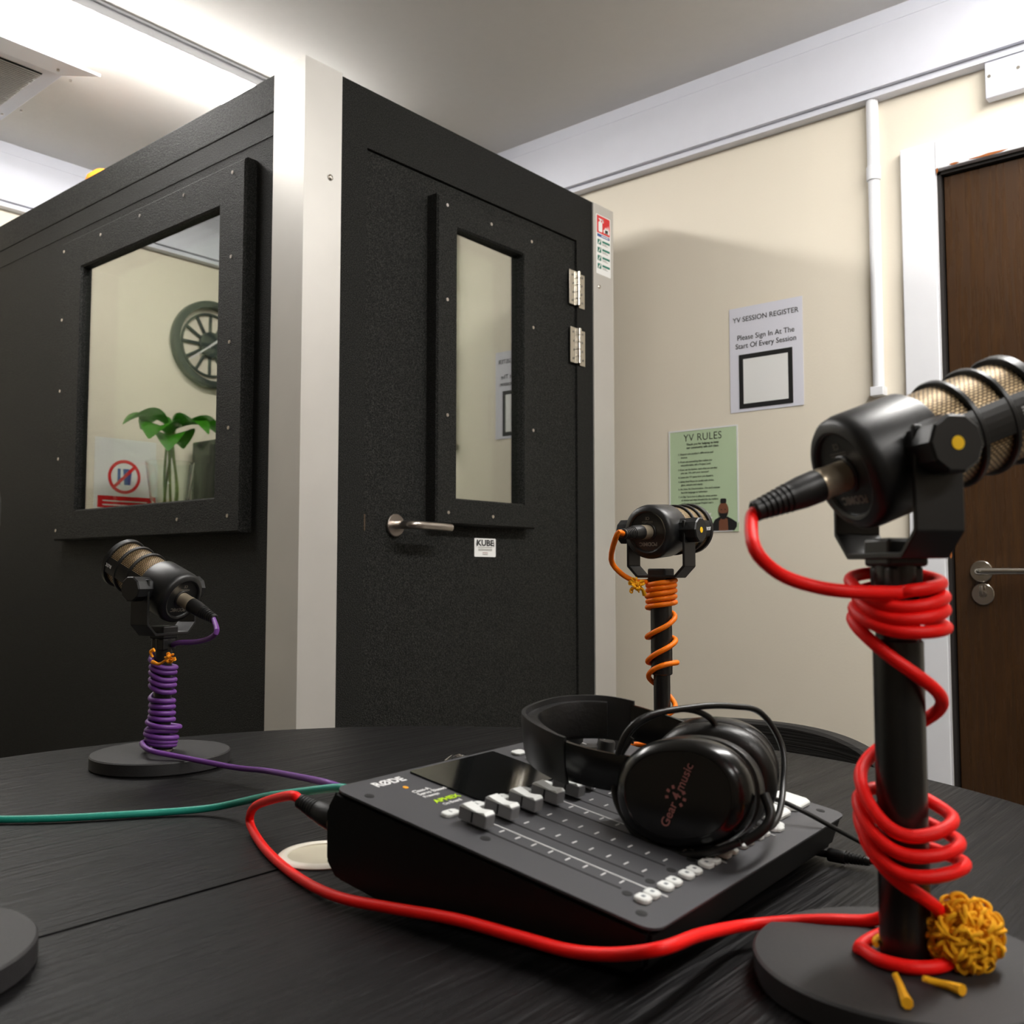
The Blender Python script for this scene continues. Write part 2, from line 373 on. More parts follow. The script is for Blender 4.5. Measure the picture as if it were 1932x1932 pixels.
# ceiling joints
struct('trim_3', B((XC, 2.335, ZC-.006), (XB-.05, 2.341, ZC)), 'white')
vt = thing('ceiling_vent', 'square ceiling vent with a fine dark grille and white baffle', 'vent', (.85, 3.0, ZC))
g1 = onz(80, 141, ZC-.012)
obj('frame', B((.55, g1.y-.06, ZC-.008), (g1.x+.045, g1.y+.40, ZC), .002), 'trunk', vt)
obj('grille_backing', B((.6, g1.y, ZC-.010), (g1.x, g1.y+.33, ZC-.008)), 'grille_v', vt)
for i in range(30):
    y = g1.y+.006+i*.011; obj('slat', B((.6, y, ZC-.0125), (g1.x, y+.0035, ZC-.010)), 'alu', vt)
a0 = onz(116, 143, ZC-.008); a1 = onz(190, 132, ZC-.03)
bf = bmesh.new(); vs = [bf.verts.new(v) for v in ((.5, a0.y, ZC-.008), (a0.x, a0.y, ZC-.008), (a1.x, a1.y, ZC-.05), (.5, a1.y, ZC-.05), (.5, a0.y+.004, ZC-.001), (a0.x, a0.y+.004, ZC-.001), (a1.x, a1.y-.002, ZC-.044), (.5, a1.y-.002, ZC-.044))]
for f in ((0, 1, 2, 3), (7, 6, 5, 4), (0, 4, 5, 1), (1, 5, 6, 2), (2, 6, 7, 3), (3, 7, 4, 0)): bf.faces.new([vs[i] for i in f])
bmesh.ops.recalc_face_normals(bf, faces=bf.faces); obj('baffle', bf, 'white', vt)
for px, py in ((110, 120), (133, 153), (40, 210), (4, 216)):
    q = onz(px, py, ZC-.01); obj('screw', cyl(bmesh.new(), .004, -.002, .003, 12, T((q.x, q.y, ZC-.009 if py > 130 else ZC-.03))), 'steel', vt, smooth=True)

# ================================================================ SOUND BOOTH
BX, BY, BH = 1.2351, 1.622, 2.10
BX1, BY1 = 2.3886, 3.30
booth = thing('vocal_booth', 'tall black sound isolation booth with aluminium corner posts and framed windows', 'booth', (BX, BY, 0))
th = .07
# window geometry on the left face (plane x = BX), frame proud to BX-.03
o1, o2, o3, o4 = onx(470, 298, BX-.03), onx(112, 458, BX-.03), onx(103, 1021, BX-.03), onx(445, 1003, BX-.03)
WY0, WY1, WZ0, WZ1 = (o1.y+o4.y)/2, (o2.y+o3.y)/2, (o3.z+o4.z)/2, (o1.z+o2.z)/2
i1, i2, i3, i4 = onx(410, 390, BX-.03), onx(145, 510, BX-.03), onx(150, 962, BX-.03), onx(405, 937, BX-.03)
VY0, VY1, VZ0, VZ1 = (i1.y+i4.y)/2, (i2.y+i3.y)/2, (i3.z+i4.z)/2, (i1.z+i2.z)/2
def plate(bm, u0, u1, z0, z1, a0, a1, b0, b1, f, bev=0):
    """rectangular ring plate between outer u0..u1,z0..z1 and inner a0..a1,b0..b1; f maps (u0,z0,u1,z1)->box"""
    for r in ((u0, b1, u1, z1), (u0, z0, u1, b0), (u0, b0, a0, b1), (a1, b0, u1, b1)): f(bm, *r, bev)
def fL(d0, d1):
    return lambda bm, u0, z0, u1, z1, bev: box(bm, (BX+d0, u0, z0), (BX+d1, u1, z1), bev)
def fR(d0, d1):
    return lambda bm, u0, z0, u1, z1, bev: box(bm, (u0, BY+d0, z0), (u1, BY+d1, z1), bev)
lp = bmesh.new(); plate(lp, BY, BY1, .03, BH-.085, VY0, VY1, VZ0, VZ1, fL(0, th)); obj('side_panel', lp, 'booth', booth)
obj('top_rail', B((BX-.0012, BY, BH-.083), (BX+th, BY1, BH), .002), 'booth', booth)
obj('cover_strip', B((BX-.0015, BY+.105, BH-.138), (BX, BY1, BH-.126), .0007), 'booth', booth)
def ringframe(u0, u1, z0, z1, a0, a1, b0, b1, fr3, prof):
    """bevelled one-piece frame; fr3 maps (u,z,depth)->world"""
    bm = bmesh.new(); loops = []
    for (k, dpt) in prof:     # k: 0 outer .. 1 inner
        loops.append([bm.verts.new(fr3(u0+(a0-u0)*k, z0+(b0-z0)*k, dpt)), bm.verts.new(fr3(u1+(a1-u1)*k, z0+(b0-z0)*k, dpt)),
                      bm.verts.new(fr3(u1+(a1-u1)*k, z1+(b1-z1)*k, dpt)), bm.verts.new(fr3(u0+(a0-u0)*k, z1+(b1-z1)*k, dpt))])
    for a, b in zip(loops, loops[1:]+loops[:1]):
        for i in range(4): bm.faces.new((a[i], a[(i+1) % 4], b[(i+1) % 4], b[i]))
    bmesh.ops.recalc_face_normals(bm, faces=bm.faces); return bm
pf = [(0, 0), (0, .025), (.05, .03), (.95, .03), (1, .025), (1, -.028), (.6, -.028), (.6, 0)]
wf = obj('window_frame', ringframe(WY0, WY1, WZ0, WZ1, VY0, VY1, VZ0, VZ1, lambda u, z, d: Vector((BX-d, u, z)), pf), 'booth', booth)
def screws(par, pts, mk, r=.0042):
    for p in pts: obj('screw', cyl(cyl(bmesh.new(), r, -.001, .0012, 12, mk(p)), r*.45, .0012, .0016, 6, mk(p)), 'steel', par, smooth=True)
mkL = lambda d: (lambda p: frame(onx(p[0], p[1], BX-d), (0, -1, 0), (0, 0, 1), (-1, 0, 0)))
mkR = lambda d: (lambda p: frame(ony(p[0], p[1], BY-d), (1, 0, 0), (0, 0, 1), (0, -1, 0)))
screws(wf, [(439, 325), (347, 368), (264, 407), (190, 443), (121, 475), (436, 484), (433, 645), (117, 604), (113, 738), (110, 866), (105, 1001), (431, 807), (429, 973), (334, 980)], mkL(.03))
bzz = bmesh.new(); obj('window_pane', B((BX-.014, VY0-.004, VZ0-.004), (BX-.012, VY1+.004, VZ1+.004)), 'pane_f', booth)
obj('window_pane', B((BX+.024, VY0-.004, VZ0-.004), (BX+.026, VY1+.004, VZ1+.004)), 'pane_b', booth)
# right face: fixed surround + door
DX0, DX1, DTZ = 1.4131, 2.2077, 1.96
sr = bmesh.new(); box(sr, (BX, BY, .03), (DX0-.003, BY+th, BH)); box(sr, (DX1+.003, BY, .03), (BX1, BY+th, BH)); box(sr, (DX0-.003, BY, DTZ+.003), (DX1+.003, BY+th, BH)); box(sr, (DX0-.003, BY, .03), (DX1+.003, BY+th, .08))
obj('door_surround', sr, 'booth', booth)
q1, q2, q3, q4 = ony(824, 368, BY-.03), ony(1012, 437, BY-.03), ony(1008, 998, BY-.03), ony(826, 988, BY-.03)
RX0, RX1, RZ0, RZ1 = (q1.x+q4.x)/2, (q2.x+q3.x)/2, (q3.z+q4.z)/2, (q1.z+q2.z)/2
j1, j2, j3, j4 = ony(864, 434, BY-.03), ony(989, 478, BY-.03), ony(988, 951, BY-.03), ony(863, 940, BY-.03)
SX0, SX1, SZ0, SZ1 = (j1.x+j4.x)/2, (j2.x+j3.x)/2, (j3.z+j4.z)/2, (j1.z+j2.z)/2
dl = bmesh.new(); plate(dl, DX0, DX1, .083, DTZ, SX0, SX1, SZ0, SZ1, fR(.006, .006+.055)); bd = obj('door', dl, 'booth', booth)
df = obj('window_frame', ringframe(RX0, RX1, RZ0, RZ1, SX0, SX1, SZ0, SZ1, lambda u, z, d: Vector((u, BY-d, z)), [(0, -.006), (0, .025), (.06, .03), (.94, .03), (1, .025), (1, -.034), (.6, -.034), (.6, -.006)]), 'booth', bd)
for p in [(844, 387), (927, 423), (1003, 456), (844, 565), (844, 783), (1006, 618), (1006, 812), (846, 967), (930, 975)]:
    obj('screw', cyl(cyl(bmesh.new(), .0042, -.001, .0012, 12, mkR(.03)(p)), .002, .0012, .0016, 6, mkR(.03)(p)), 'steel', bd, smooth=True)
tilt = T(((SX0+SX1)/2, BY-.010, 0)) @ R(math.radians(1.2), 'Z')
obj('window_pane', B((-(SX1-SX0)/2-.003, 0, SZ0-.004), ((SX1-SX0)/2+.003, .002, SZ1+.004)), 'pane_f', bd, tilt)
obj('window_pane', B((-(SX1-SX0)/2-.003, .032, SZ0-.004), ((SX1-SX0)/2+.003, .034, SZ1+.004)), 'pane_b', bd, tilt)
# lever handle
hc = ony(747, 991, BY); hm = frame((hc.x, BY+.006, hc.z), (1, 0, 0), (0, 0, 1), (0, -1, 0))
hb = cyl(bmesh.new(), .0262, 0, .008, 36, hm, .0015)
hd = obj('handle_rose', hb, 'steel', bd, smooth=True)
tb = tube(bmesh.new(), [hm @ Vector(v) for v in ((0, 0, .006), (0, 0, .035), (.004, 0, .052), (.018, 0, .060), (.05, -.001, .060), (.10, -.002, .060), (.126, -.003, .059))], .0095, 16)
obj('handle', tb, 'steel', bd, smooth=True, label='brushed steel lever handle')
# hinges
for (a, b, c, d) in (((1074, 507), (1103, 513), (1103, 582), (1075, 575)), ((1076, 615), (1104, 622), (1104, 690), (1076, 683))):
    A, D_ = ony(*a, BY-.003), ony(*c, BY-.003); xm = ony((a[0]+c[0])/2+1, (a[1]+c[1])/2, BY-.003).x
    hg = obj('hinge', box(B((A.x, BY-.0005, D_.z), (xm-.007, BY-.0035, A.z), .0006), (xm+.007, BY-.0005, D_.z-.004), (D_.x, BY-.0035, A.z-.004), .0006), 'chrome', booth, label='bright steel butt hinge')
    kb = bmesh.new(); L = A.z-D_.z
    for i in range(5): cyl(kb, .0075, D_.z+L*i/5+.0006, D_.z+L*(i+1)/5-.0006, 18, T((xm, BY-.006, 0)), .0006)
    obj('knuckle', kb, 'chrome', hg, smooth=True)
    for s in (0, 1):
        for i in range(4):
            x = (A.x+xm)/2-.004+(.004 if i % 3 else 0) if s == 0 else (xm+D_.x)/2+.006-(.004 if i % 3 else 0)
            obj('screw', cyl(bmesh.new(), .0035, 0, .0012, 10, frame((x, BY-.0035, D_.z+L*(.12+.25*i)), (1, 0, 0), (0, 0, 1), (0, -1, 0))), 'print_g', hg)
obj('latch_keep', B((DX0-.003, BY-.0008, ony(688, 1001, BY).z), (DX0+.0005, BY+.004, ony(688, 970, BY).z)), 'chrome', booth)
# aluminium corner posts (angle section)
def post(x0, x1, y0, y1, name='corner_post', t=.004):
    bm = bmesh.new(); box(bm, (x0, BY-t, .03), (x1, BY, BH+.004)) ; 
    if y0 is not None: box(bm, (y0-t, BY, .03), (y0, y1, BH+.004))
    return obj(name, bm, 'alu', booth)
np_ = post(BX-.004, 1.3325, BX, 1.7268)
fp = bmesh.new(); box(fp, (2.2883, BY-.004, .03), (BX1+.004, BY, BH)); box(fp, (BX1, BY, .03), (BX1+.004, BY+.1, BH)); fp_ = obj('corner_post', fp, 'alu', booth)
for pr_, pp, r in ((np_, (623, 335), .0065), (fp_, (1130, 541), .006)):
    obj('bolt', lathe(bmesh.new(), [(0, .003), (r*.5, .003), (r*.55, .0045), (r, .0025), (r, 0), (0, 0)], 18, mkR(.004)(pp)), 'chrome', pr_, smooth=True)
# other walls, roof, inner lining
oth = bmesh.new(); box(oth, (BX1-th, BY+th, .03), (BX1, BY1, BH)); obj('far_side_panel', oth, 'booth', booth)
obj('rear_panel', B((BX, BY1-th, .03), (BX1-th, BY1, BH)), 'booth', booth)
obj('roof_panel', B((BX+.001, BY+.001, BH-.02), (BX1-.001, BY1-.001, BH+.001)), 'booth', booth)
obj('booth_floor', B((BX, BY, .0), (BX1, BY1, .03)), 'booth', booth)
ln = bmesh.new(); box(ln, (BX+th+.3, BY+th, .04), (BX+th+.31, BY1-th, BH-.03)); box(ln, (BX+th+.31, BY+th+.3, .04), (BX1-th, BY+th+.31, BH-.03)); obj('acoustic_lining', ln, 'booth_in', booth)
# maker's plate on the booth door
s1, s2 = ony(898, 1015, BY-.0), ony(938, 1051, BY-.0)
kp_ = thing('maker_plate', 'small white square label reading KUBE on the black booth door', 'label', (s1.x, BY+.006, s2.z))
mk = frame((s1.x, BY+.0058, s2.z), (1, 0, 0), (0, 0, 1), (0, -1, 0)); W_, H_ = s2.x-s1.x, s1.z-s2.z
obj('plate', prism(bmesh.new(), rrect(0, 0, W_, H_, .003), 0, .0008, mk), 'signwhite', kp_)
text('KUBE', .021, 'print_k', kp_, mk @ T((W_*.5, H_*.60, .0009)), align='CENTER', bold=.0008, width=1.28)
for i, (a, b, c) in enumerate(((.16, .84, .50), (.18, .82, .40), (.18, .82, .33), (.38, .62, .20), (.38, .62, .11))):
    obj('printed_line', B((W_*a, H_*c, .0008), (W_*b, H_*c+.0016, .001), mtx=mk), 'print_g' if i != 3 else 'pinkprint', kp_)
for s in (-1, 1):
    for r in (.004, .008):
        tb = tube(bmesh.new(), [mk @ Vector((W_*.5+s*(W_*.40+r*.45*math.cos(a)-.002), H_*.68+.9*r*1.3*math.sin(a), .001)) for a in (-.9, -.45, 0, .45, .9)], .0005, 5, 2)
        obj('sound_wave_mark', tb, 'print_k', kp_)
# fire extinguisher sign on the far post
f1, f2 = ony(1124, 402, BY-.004), ony(1152, 526, BY-.004)
fs = thing('fire_sign', 'small fire extinguisher instruction sticker on the narrow aluminium post of the booth', 'sign', (f1.x, BY-.004, f2.z))
mf = frame((f1.x, BY-.0042, f2.z), (1, 0, 0), (0, 0, 1), (0, -1, 0)); W_, H_ = f2.x-f1.x, ony(1124, 402, BY-.004).z-f2.z
obj('backing', prism(bmesh.new(), rrect(0, 0, W_, H_, .003), 0, .0006, mf), 'signwhite', fs)
obj('red_panel', B((W_*.06, H_*.69, .0006), (W_*.94, H_*.985, .0009), mtx=mf), 'signred', fs)
ex = prism(bmesh.new(), rrect(W_*.16, H_*.715, W_*.42, H_*.885, .004), .0009, .0012, mf); box(ex, (W_*.25, H_*.885, .0009), (W_*.33, H_*.92, .0012), mtx=mf); box(ex, (W_*.18, H_*.92, .0009), (W_*.5, H_*.94, .0012), mtx=mf); box(ex, (W_*.42, H_*.88, .0009), (W_*.5, H_*.935, .0012), mtx=mf)
obj('extinguisher_symbol', ex, 'signwhite', fs)
fl = bmesh.new()
for i in range(3):
    x = W_*(.6+.1*i); prism(fl, [(x-.006, H_*.72), (x+.006, H_*.72), (x+.008, H_*.77), (x+.002, H_*(.83+.02*i)), (x-.001, H_*.79), (x-.008, H_*.77)], .0009, .0012, mf)
obj('flame_symbol', fl, 'signwhite', fs)
obj('blue_bar', B((W_*.08, H_*.63, .0006), (W_*.92, H_*.675, .0009), mtx=mf), 'signblue', fs)
obj('printed_line', B((W_*.35, H_*.645, .0009), (W_*.85, H_*.66, .001), mtx=mf), 'signwhite', fs)
for i in range(4):
    z = H_*(.50-.135*i)
    obj('green_icon', B((W_*.1, z, .0006), (W_*.34, z+H_*.085, .0009), .0, mtx=mf), 'signgreen', fs)
    ic = prism(bmesh.new(), [(W_*.14, z+H_*.01), (W_*.2, z+H_*.01), (W_*.3, z+H_*.07), (W_*.26, z+H_*.078)], .0009, .0011, mf); obj('icon_figure', ic, 'signwhite', fs)
    obj('printed_line', B((W_*.42, z+H_*.045, .0006), (W_*.93, z+H_*.08, .0009), mtx=mf), 'signgreen', fs)
    for k in range(2): obj('printed_line', B((W_*.42, z+H_*(.006+.018*k), .0006), (W_*(.8-.1*k), z+H_*(.013+.018*k), .0008), mtx=mf), 'print_g', fs)
# orange object peeping over the booth roof
q = onx(196, 318, BX+.12)
oo = obj('orange_ball', lathe(bmesh.new(), [(.0, 0), (.03, .003), (.05, .022), (.055, .05), (.047, .078), (.025, .098), (0, .105)], 28, T((q.x, q.y, BH+.001))), 'helmet', smooth=True)
tag(oo, 'orange rounded object just showing over the booth roof edge', 'ball'); recentre(oo)

# ================================================================ PAPERS ON THE RIGHT WALL
def paper(px, m, name, label, cat='poster'):
    pts = [onx(*p, XB) for p in px]; y1 = (pts[0].y+pts[3].y)/2; y0 = (pts[1].y+pts[2].y)/2; z1 = (pts[0].z+pts[1].z)/2; z0 = (pts[2].z+pts[3].z)/2
    t = thing(name, label, cat, (XB, (y0+y1)/2, z0)); mt = frame((XB-.0012, y1, z0), (0, -1, 0), (0, 0, 1), (-1, 0, 0)) @ R(.0, 'Z')
    bm = bmesh.new(); N = 8; W, H = y1-y0, z1-z0
    g = [[bm.verts.new((W*i/N, H*j/N, .0003+.004*max(0, (i/N-.85))*max(0, .15-j/N)*20)) for i in range(N+1)] for j in range(N+1)]
    for j in range(N):
        for i in range(N): bm.faces.new((g[j][i], g[j][i+1], g[j+1][i+1], g[j+1][i]))
    g2 = [[bm.verts.new(g[j][i].co-Vector((0, 0, .0004))) for i in range(N+1)] for j in range(N+1)]
    for j in range(N):
        for i in range(N): bm.faces.new((g2[j][i], g2[j+1][i], g2[j+1][i+1], g2[j][i+1]))
    for i in range(N):
        bm.faces.new((g[0][i], g2[0][i], g2[0][i+1], g[0][i+1])); bm.faces.new((g[N][i+1], g2[N][i+1], g2[N][i], g[N][i]))
        bm.faces.new((g[i+1][0], g2[i+1][0], g2[i][0], g[i][0])); bm.faces.new((g[i][N], g2[i][N], g2[i+1][N], g[i+1][N]))
    obj('sheet', bm, m, t, mt, smooth=False); return t, mt @ T((0, 0, .0009)), W, H
pp, mp_, W, H = paper(((1375, 583), (1515, 560), (1517, 766), (1380, 778)), 'paper', 'session_notice', 'white sheet headed YV SESSION REGISTER with a black-bordered square, on cream wall')
text('YV SESSION REGISTER', .0208, 'print_k', pp, mp_ @ T((W*.5, H*.86, 0)), align='CENTER', width=.985)
text('Please Sign In At The', .0215, 'print_k', pp, mp_ @ T((W*.5, H*.685, 0)), align='CENTER', width=.95)
text('Start Of Every Session', .0215, 'print_k', pp, mp_ @ T((W*.5, H*.605, 0)), align='CENTER', width=.95)
sq = bmesh.new(); plate(sq, W*.13, W*.86, H*.03, H*.545, W*.19, W*.80, H*.075, H*.50, lambda bm, u0, z0, u1, z1, bev: box(bm, (u0, z0, 0), (u1, z1, .0004)))
obj('black_border', sq, 'print_k', pp, mp_)
obj('blank_square', B((W*.19, H*.075, 0), (W*.80, H*.50, .0002)), 'signwhite', pp, mp_)
rp, mr_, W, H = paper(((1258, 812), (1391, 804), (1397, 1000), (1268, 1008)), 'green', 'rules_poster', 'sage green poster headed YV RULES with a bearded man in its corner, on cream wall')
bd_ = bmesh.new(); plate(bd_, 0, W, 0, H, W*.02, W*.98, H*.015, H*.985, lambda bm, u0, z0, u1, z1, bev: box(bm, (u0, z0, -.0004), (u1, z1, .0001))); obj('white_margin', bd_, 'signwhite', rp, mr_)
text('YV RULES', .031, 'print_k', rp, mr_ @ T((W*.50, H*.885, 0)), align='CENTER', spacing=1.05, bold=-.0003, width=.93)
lines = [(.50, .845, 'Thank you for helping us keep', 1, .0090), (.50, .812, 'our community safe and clean.', 1, .0090),
 (.14, .755, '1. Respect one another\'s differences and', 0, .0074), (.18, .722, 'choices.', 0, .0074), (.14, .680, '2. If you see something that makes you', 0, .0074),
 (.18, .647, 'uncomfortable, tell a Project Lead.', 0, .0074), (.14, .604, '3. If you use the kitchen, wash what you use after', 0, .0067), (.18, .571, 'you eat. We ain\'t your momma!', 0, .0074),
 (.14, .530, '4. Leave the YV space how you found it.', 0, .0074), (.14, .488, '5. Safety first! Please be careful with drinks,', 0, .0070), (.18, .455, 'glass, scissors and snacks.', 0, .0074),
 (.14, .415, '6. No Hate. No Discrimination - We don\'t tolerate', 0, .0068), (.18, .382, 'harmful language or behaviour.', 0, .0074), (.14, .340, '7. A Chip Tax is now in effect for every portion', 0, .0068),
 (.18, .307, 'of chicken and chips brought into the building,', 0, .0068), (.18, .274, 'you\'ll owe your nearest Project Lead a', 0, .0070), (.18, .241, 'fair share of the tax.', 0, .0070)]
for x, y, s, c, z in lines: text(s, z, 'print_k' if c else 'print_c', rp, mr_ @ T((W*x, H*y, 0)), align='CENTER' if c else 'LEFT', bold=.00012, width=.97)
mb = mr_ @ T((W*.79, 0, 0))
obj('printed_jacket', prism(bmesh.new(), [(-.042, .003), (.041, .003), (.041, .026), (.026, .036), (.012, .043), (-.014, .043), (-.028, .036), (-.038, .02)], 0, .0003, mb), 'print_k', rp)
obj('printed_shirt', prism(bmesh.new(), [(-.016, .003), (.014, .003), (.012, .036), (.004, .04), (-.008, .04), (-.015, .03)], .0003, .0005, mb), 'skin', rp)
obj('printed_face', prism(bmesh.new(), [(.0165*math.cos(a)-.001, .062+.024*math.sin(a)) for a in [2*PI*i/18 for i in range(18)]], .0005, .0008, mb), 'skin', rp)
obj('printed_beard', prism(bmesh.new(), [(-.0165, .062), (-.0135, .046), (-.006, .036), (.004, .036), (.0115, .046), (.0145, .062), (.011, .055), (.004, .053), (-.006, .053), (-.013, .055)], .0008, .001, mb), 'print_k', rp)
obj('printed_hair', prism(bmesh.new(), rrect(-.010, .082, .009, .096, .004), .0008, .001, mb), 'print_k', rp)
for s in (-.007, .005): obj('printed_eye', prism(bmesh.new(), [(s+.0028*math.cos(a), .064+.0012*math.sin(a)) for a in [2*PI*i/8 for i in range(8)]], .0008, .001, mb), 'print_k', rp)
sb = prism(bmesh.new(), [(-.075, .035), (-.05, .035), (-.035, .042), (-.045, .046), (-.040, .056), (-.05, .054), (-.052, .062), (-.075, .062)], 0, .0003, mb); obj('speech_bubble', sb, 'signwhite', rp)

# ================================================================ WHAT THE BOOTH WINDOW MIRRORS (on and by the back wall)
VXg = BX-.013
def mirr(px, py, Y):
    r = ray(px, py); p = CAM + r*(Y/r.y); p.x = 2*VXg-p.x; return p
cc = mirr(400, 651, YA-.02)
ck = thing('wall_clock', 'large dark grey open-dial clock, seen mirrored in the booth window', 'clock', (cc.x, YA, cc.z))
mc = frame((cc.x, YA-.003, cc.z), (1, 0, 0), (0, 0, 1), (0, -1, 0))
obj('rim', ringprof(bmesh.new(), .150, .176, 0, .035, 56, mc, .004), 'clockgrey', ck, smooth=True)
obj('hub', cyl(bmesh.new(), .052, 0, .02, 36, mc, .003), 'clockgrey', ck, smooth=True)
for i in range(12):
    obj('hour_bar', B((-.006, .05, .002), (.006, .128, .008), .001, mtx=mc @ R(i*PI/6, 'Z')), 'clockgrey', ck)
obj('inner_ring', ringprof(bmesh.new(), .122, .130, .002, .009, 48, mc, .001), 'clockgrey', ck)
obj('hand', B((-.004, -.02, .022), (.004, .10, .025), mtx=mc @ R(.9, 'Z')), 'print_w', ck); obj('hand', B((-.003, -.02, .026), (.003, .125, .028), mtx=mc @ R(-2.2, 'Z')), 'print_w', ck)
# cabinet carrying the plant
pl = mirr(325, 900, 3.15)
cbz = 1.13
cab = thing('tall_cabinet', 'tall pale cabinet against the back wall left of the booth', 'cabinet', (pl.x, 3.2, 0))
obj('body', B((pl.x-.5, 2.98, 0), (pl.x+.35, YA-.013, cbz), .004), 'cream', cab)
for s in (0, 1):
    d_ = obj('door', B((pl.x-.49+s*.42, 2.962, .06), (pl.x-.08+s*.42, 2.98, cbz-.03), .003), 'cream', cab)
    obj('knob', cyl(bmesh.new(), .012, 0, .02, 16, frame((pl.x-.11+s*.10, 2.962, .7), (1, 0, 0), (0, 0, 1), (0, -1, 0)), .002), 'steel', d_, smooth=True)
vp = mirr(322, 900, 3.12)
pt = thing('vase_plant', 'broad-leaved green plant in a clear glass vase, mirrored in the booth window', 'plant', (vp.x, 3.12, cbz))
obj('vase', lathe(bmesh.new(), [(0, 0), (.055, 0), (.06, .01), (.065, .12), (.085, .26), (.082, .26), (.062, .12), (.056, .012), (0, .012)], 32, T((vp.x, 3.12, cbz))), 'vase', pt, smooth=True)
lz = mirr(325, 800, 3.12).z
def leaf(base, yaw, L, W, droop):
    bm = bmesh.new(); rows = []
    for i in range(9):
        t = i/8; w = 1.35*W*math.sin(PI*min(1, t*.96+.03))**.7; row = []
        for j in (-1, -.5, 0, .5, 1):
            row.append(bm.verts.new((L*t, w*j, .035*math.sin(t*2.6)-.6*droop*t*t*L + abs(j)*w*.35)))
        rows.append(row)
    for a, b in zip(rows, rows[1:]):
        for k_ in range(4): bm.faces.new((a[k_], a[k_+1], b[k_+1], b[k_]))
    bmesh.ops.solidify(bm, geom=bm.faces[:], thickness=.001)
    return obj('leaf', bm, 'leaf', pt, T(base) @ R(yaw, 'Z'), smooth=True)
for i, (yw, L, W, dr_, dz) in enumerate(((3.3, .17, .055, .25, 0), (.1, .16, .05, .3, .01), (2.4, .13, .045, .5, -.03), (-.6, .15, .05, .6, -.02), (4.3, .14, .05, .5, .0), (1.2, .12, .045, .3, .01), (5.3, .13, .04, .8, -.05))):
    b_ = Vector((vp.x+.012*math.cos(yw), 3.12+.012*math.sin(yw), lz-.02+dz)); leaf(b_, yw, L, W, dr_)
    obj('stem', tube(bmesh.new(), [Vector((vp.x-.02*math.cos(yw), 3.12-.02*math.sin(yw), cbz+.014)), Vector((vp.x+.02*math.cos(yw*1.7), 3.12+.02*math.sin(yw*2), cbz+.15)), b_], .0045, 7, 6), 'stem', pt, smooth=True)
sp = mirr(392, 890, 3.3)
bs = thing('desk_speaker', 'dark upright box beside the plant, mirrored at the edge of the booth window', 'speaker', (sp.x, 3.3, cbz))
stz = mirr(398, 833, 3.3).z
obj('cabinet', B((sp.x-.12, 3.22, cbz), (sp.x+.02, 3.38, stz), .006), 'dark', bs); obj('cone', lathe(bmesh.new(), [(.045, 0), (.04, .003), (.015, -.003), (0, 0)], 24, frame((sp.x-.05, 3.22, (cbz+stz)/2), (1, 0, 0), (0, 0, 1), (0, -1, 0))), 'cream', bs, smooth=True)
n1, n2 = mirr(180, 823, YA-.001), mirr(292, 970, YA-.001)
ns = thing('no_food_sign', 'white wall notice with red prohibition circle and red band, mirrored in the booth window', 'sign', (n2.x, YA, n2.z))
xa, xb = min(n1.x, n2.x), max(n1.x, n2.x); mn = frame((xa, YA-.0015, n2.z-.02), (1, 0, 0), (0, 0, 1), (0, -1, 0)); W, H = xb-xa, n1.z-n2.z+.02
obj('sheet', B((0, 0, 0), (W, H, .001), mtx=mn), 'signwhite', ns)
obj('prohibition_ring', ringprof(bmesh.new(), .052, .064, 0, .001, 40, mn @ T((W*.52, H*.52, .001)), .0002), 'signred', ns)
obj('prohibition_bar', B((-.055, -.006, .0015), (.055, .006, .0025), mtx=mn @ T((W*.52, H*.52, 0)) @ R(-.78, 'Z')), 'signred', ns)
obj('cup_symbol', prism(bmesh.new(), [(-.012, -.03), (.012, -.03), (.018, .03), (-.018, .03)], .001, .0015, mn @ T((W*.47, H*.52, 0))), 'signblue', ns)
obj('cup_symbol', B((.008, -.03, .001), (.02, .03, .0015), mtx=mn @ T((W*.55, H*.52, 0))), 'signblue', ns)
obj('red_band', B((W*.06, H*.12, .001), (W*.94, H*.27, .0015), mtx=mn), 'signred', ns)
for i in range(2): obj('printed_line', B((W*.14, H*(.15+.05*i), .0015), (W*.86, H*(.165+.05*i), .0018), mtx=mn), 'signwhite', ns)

# ================================================================ TABLE
TZ = .75; TC = Vector((.5837, .67)); TR = .7075; SEAM = .684
tbl = thing('round_table', 'large round table of black-stained grooved wood', 'table', (TC.x, TC.y, 0))
def half(y_lo, y_hi, dz):
    bm = bmesh.new(); pts = []
    a = [math.radians(d) for d in range(0, 360, 3)]
    pts = [(TC.x+TR*math.cos(t), TC.y+TR*math.sin(t)) for t in a]
    t = bmesh.new(); vs = [t.verts.new((x, y, TZ+dz)) for x, y in pts]; t.faces.new(vs)
    for co, no in (((0, y_lo, 0), (0, -1, 0)), ((0, y_hi, 0), (0, 1, 0))):
        bmesh.ops.bisect_plane(t, geom=t.verts[:]+t.edges[:]+t.faces[:], plane_co=co, plane_no=no, clear_outer=True)
    r = bmesh.ops.extrude_face_region(t, geom=t.faces[:]); 
    for v in r['geom']:
        if isinstance(v, bmesh.types.BMVert): v.co.z -= .03
    bmesh.ops.recalc_face_normals(t, faces=t.faces)
    top = [e for e in t.edges if all(abs(v.co.z-(TZ+dz)) < 1e-5 for v in e.verts)]
    bmesh.ops.bevel(t, geom=top, offset=.0016, segments=2, affect='EDGES')
    join(bm, t); return bm
obj('board', half(-1, SEAM-.0008, 0), 'table', tbl); obj('board', half(SEAM+.0008, 3, .0), 'table', tbl)
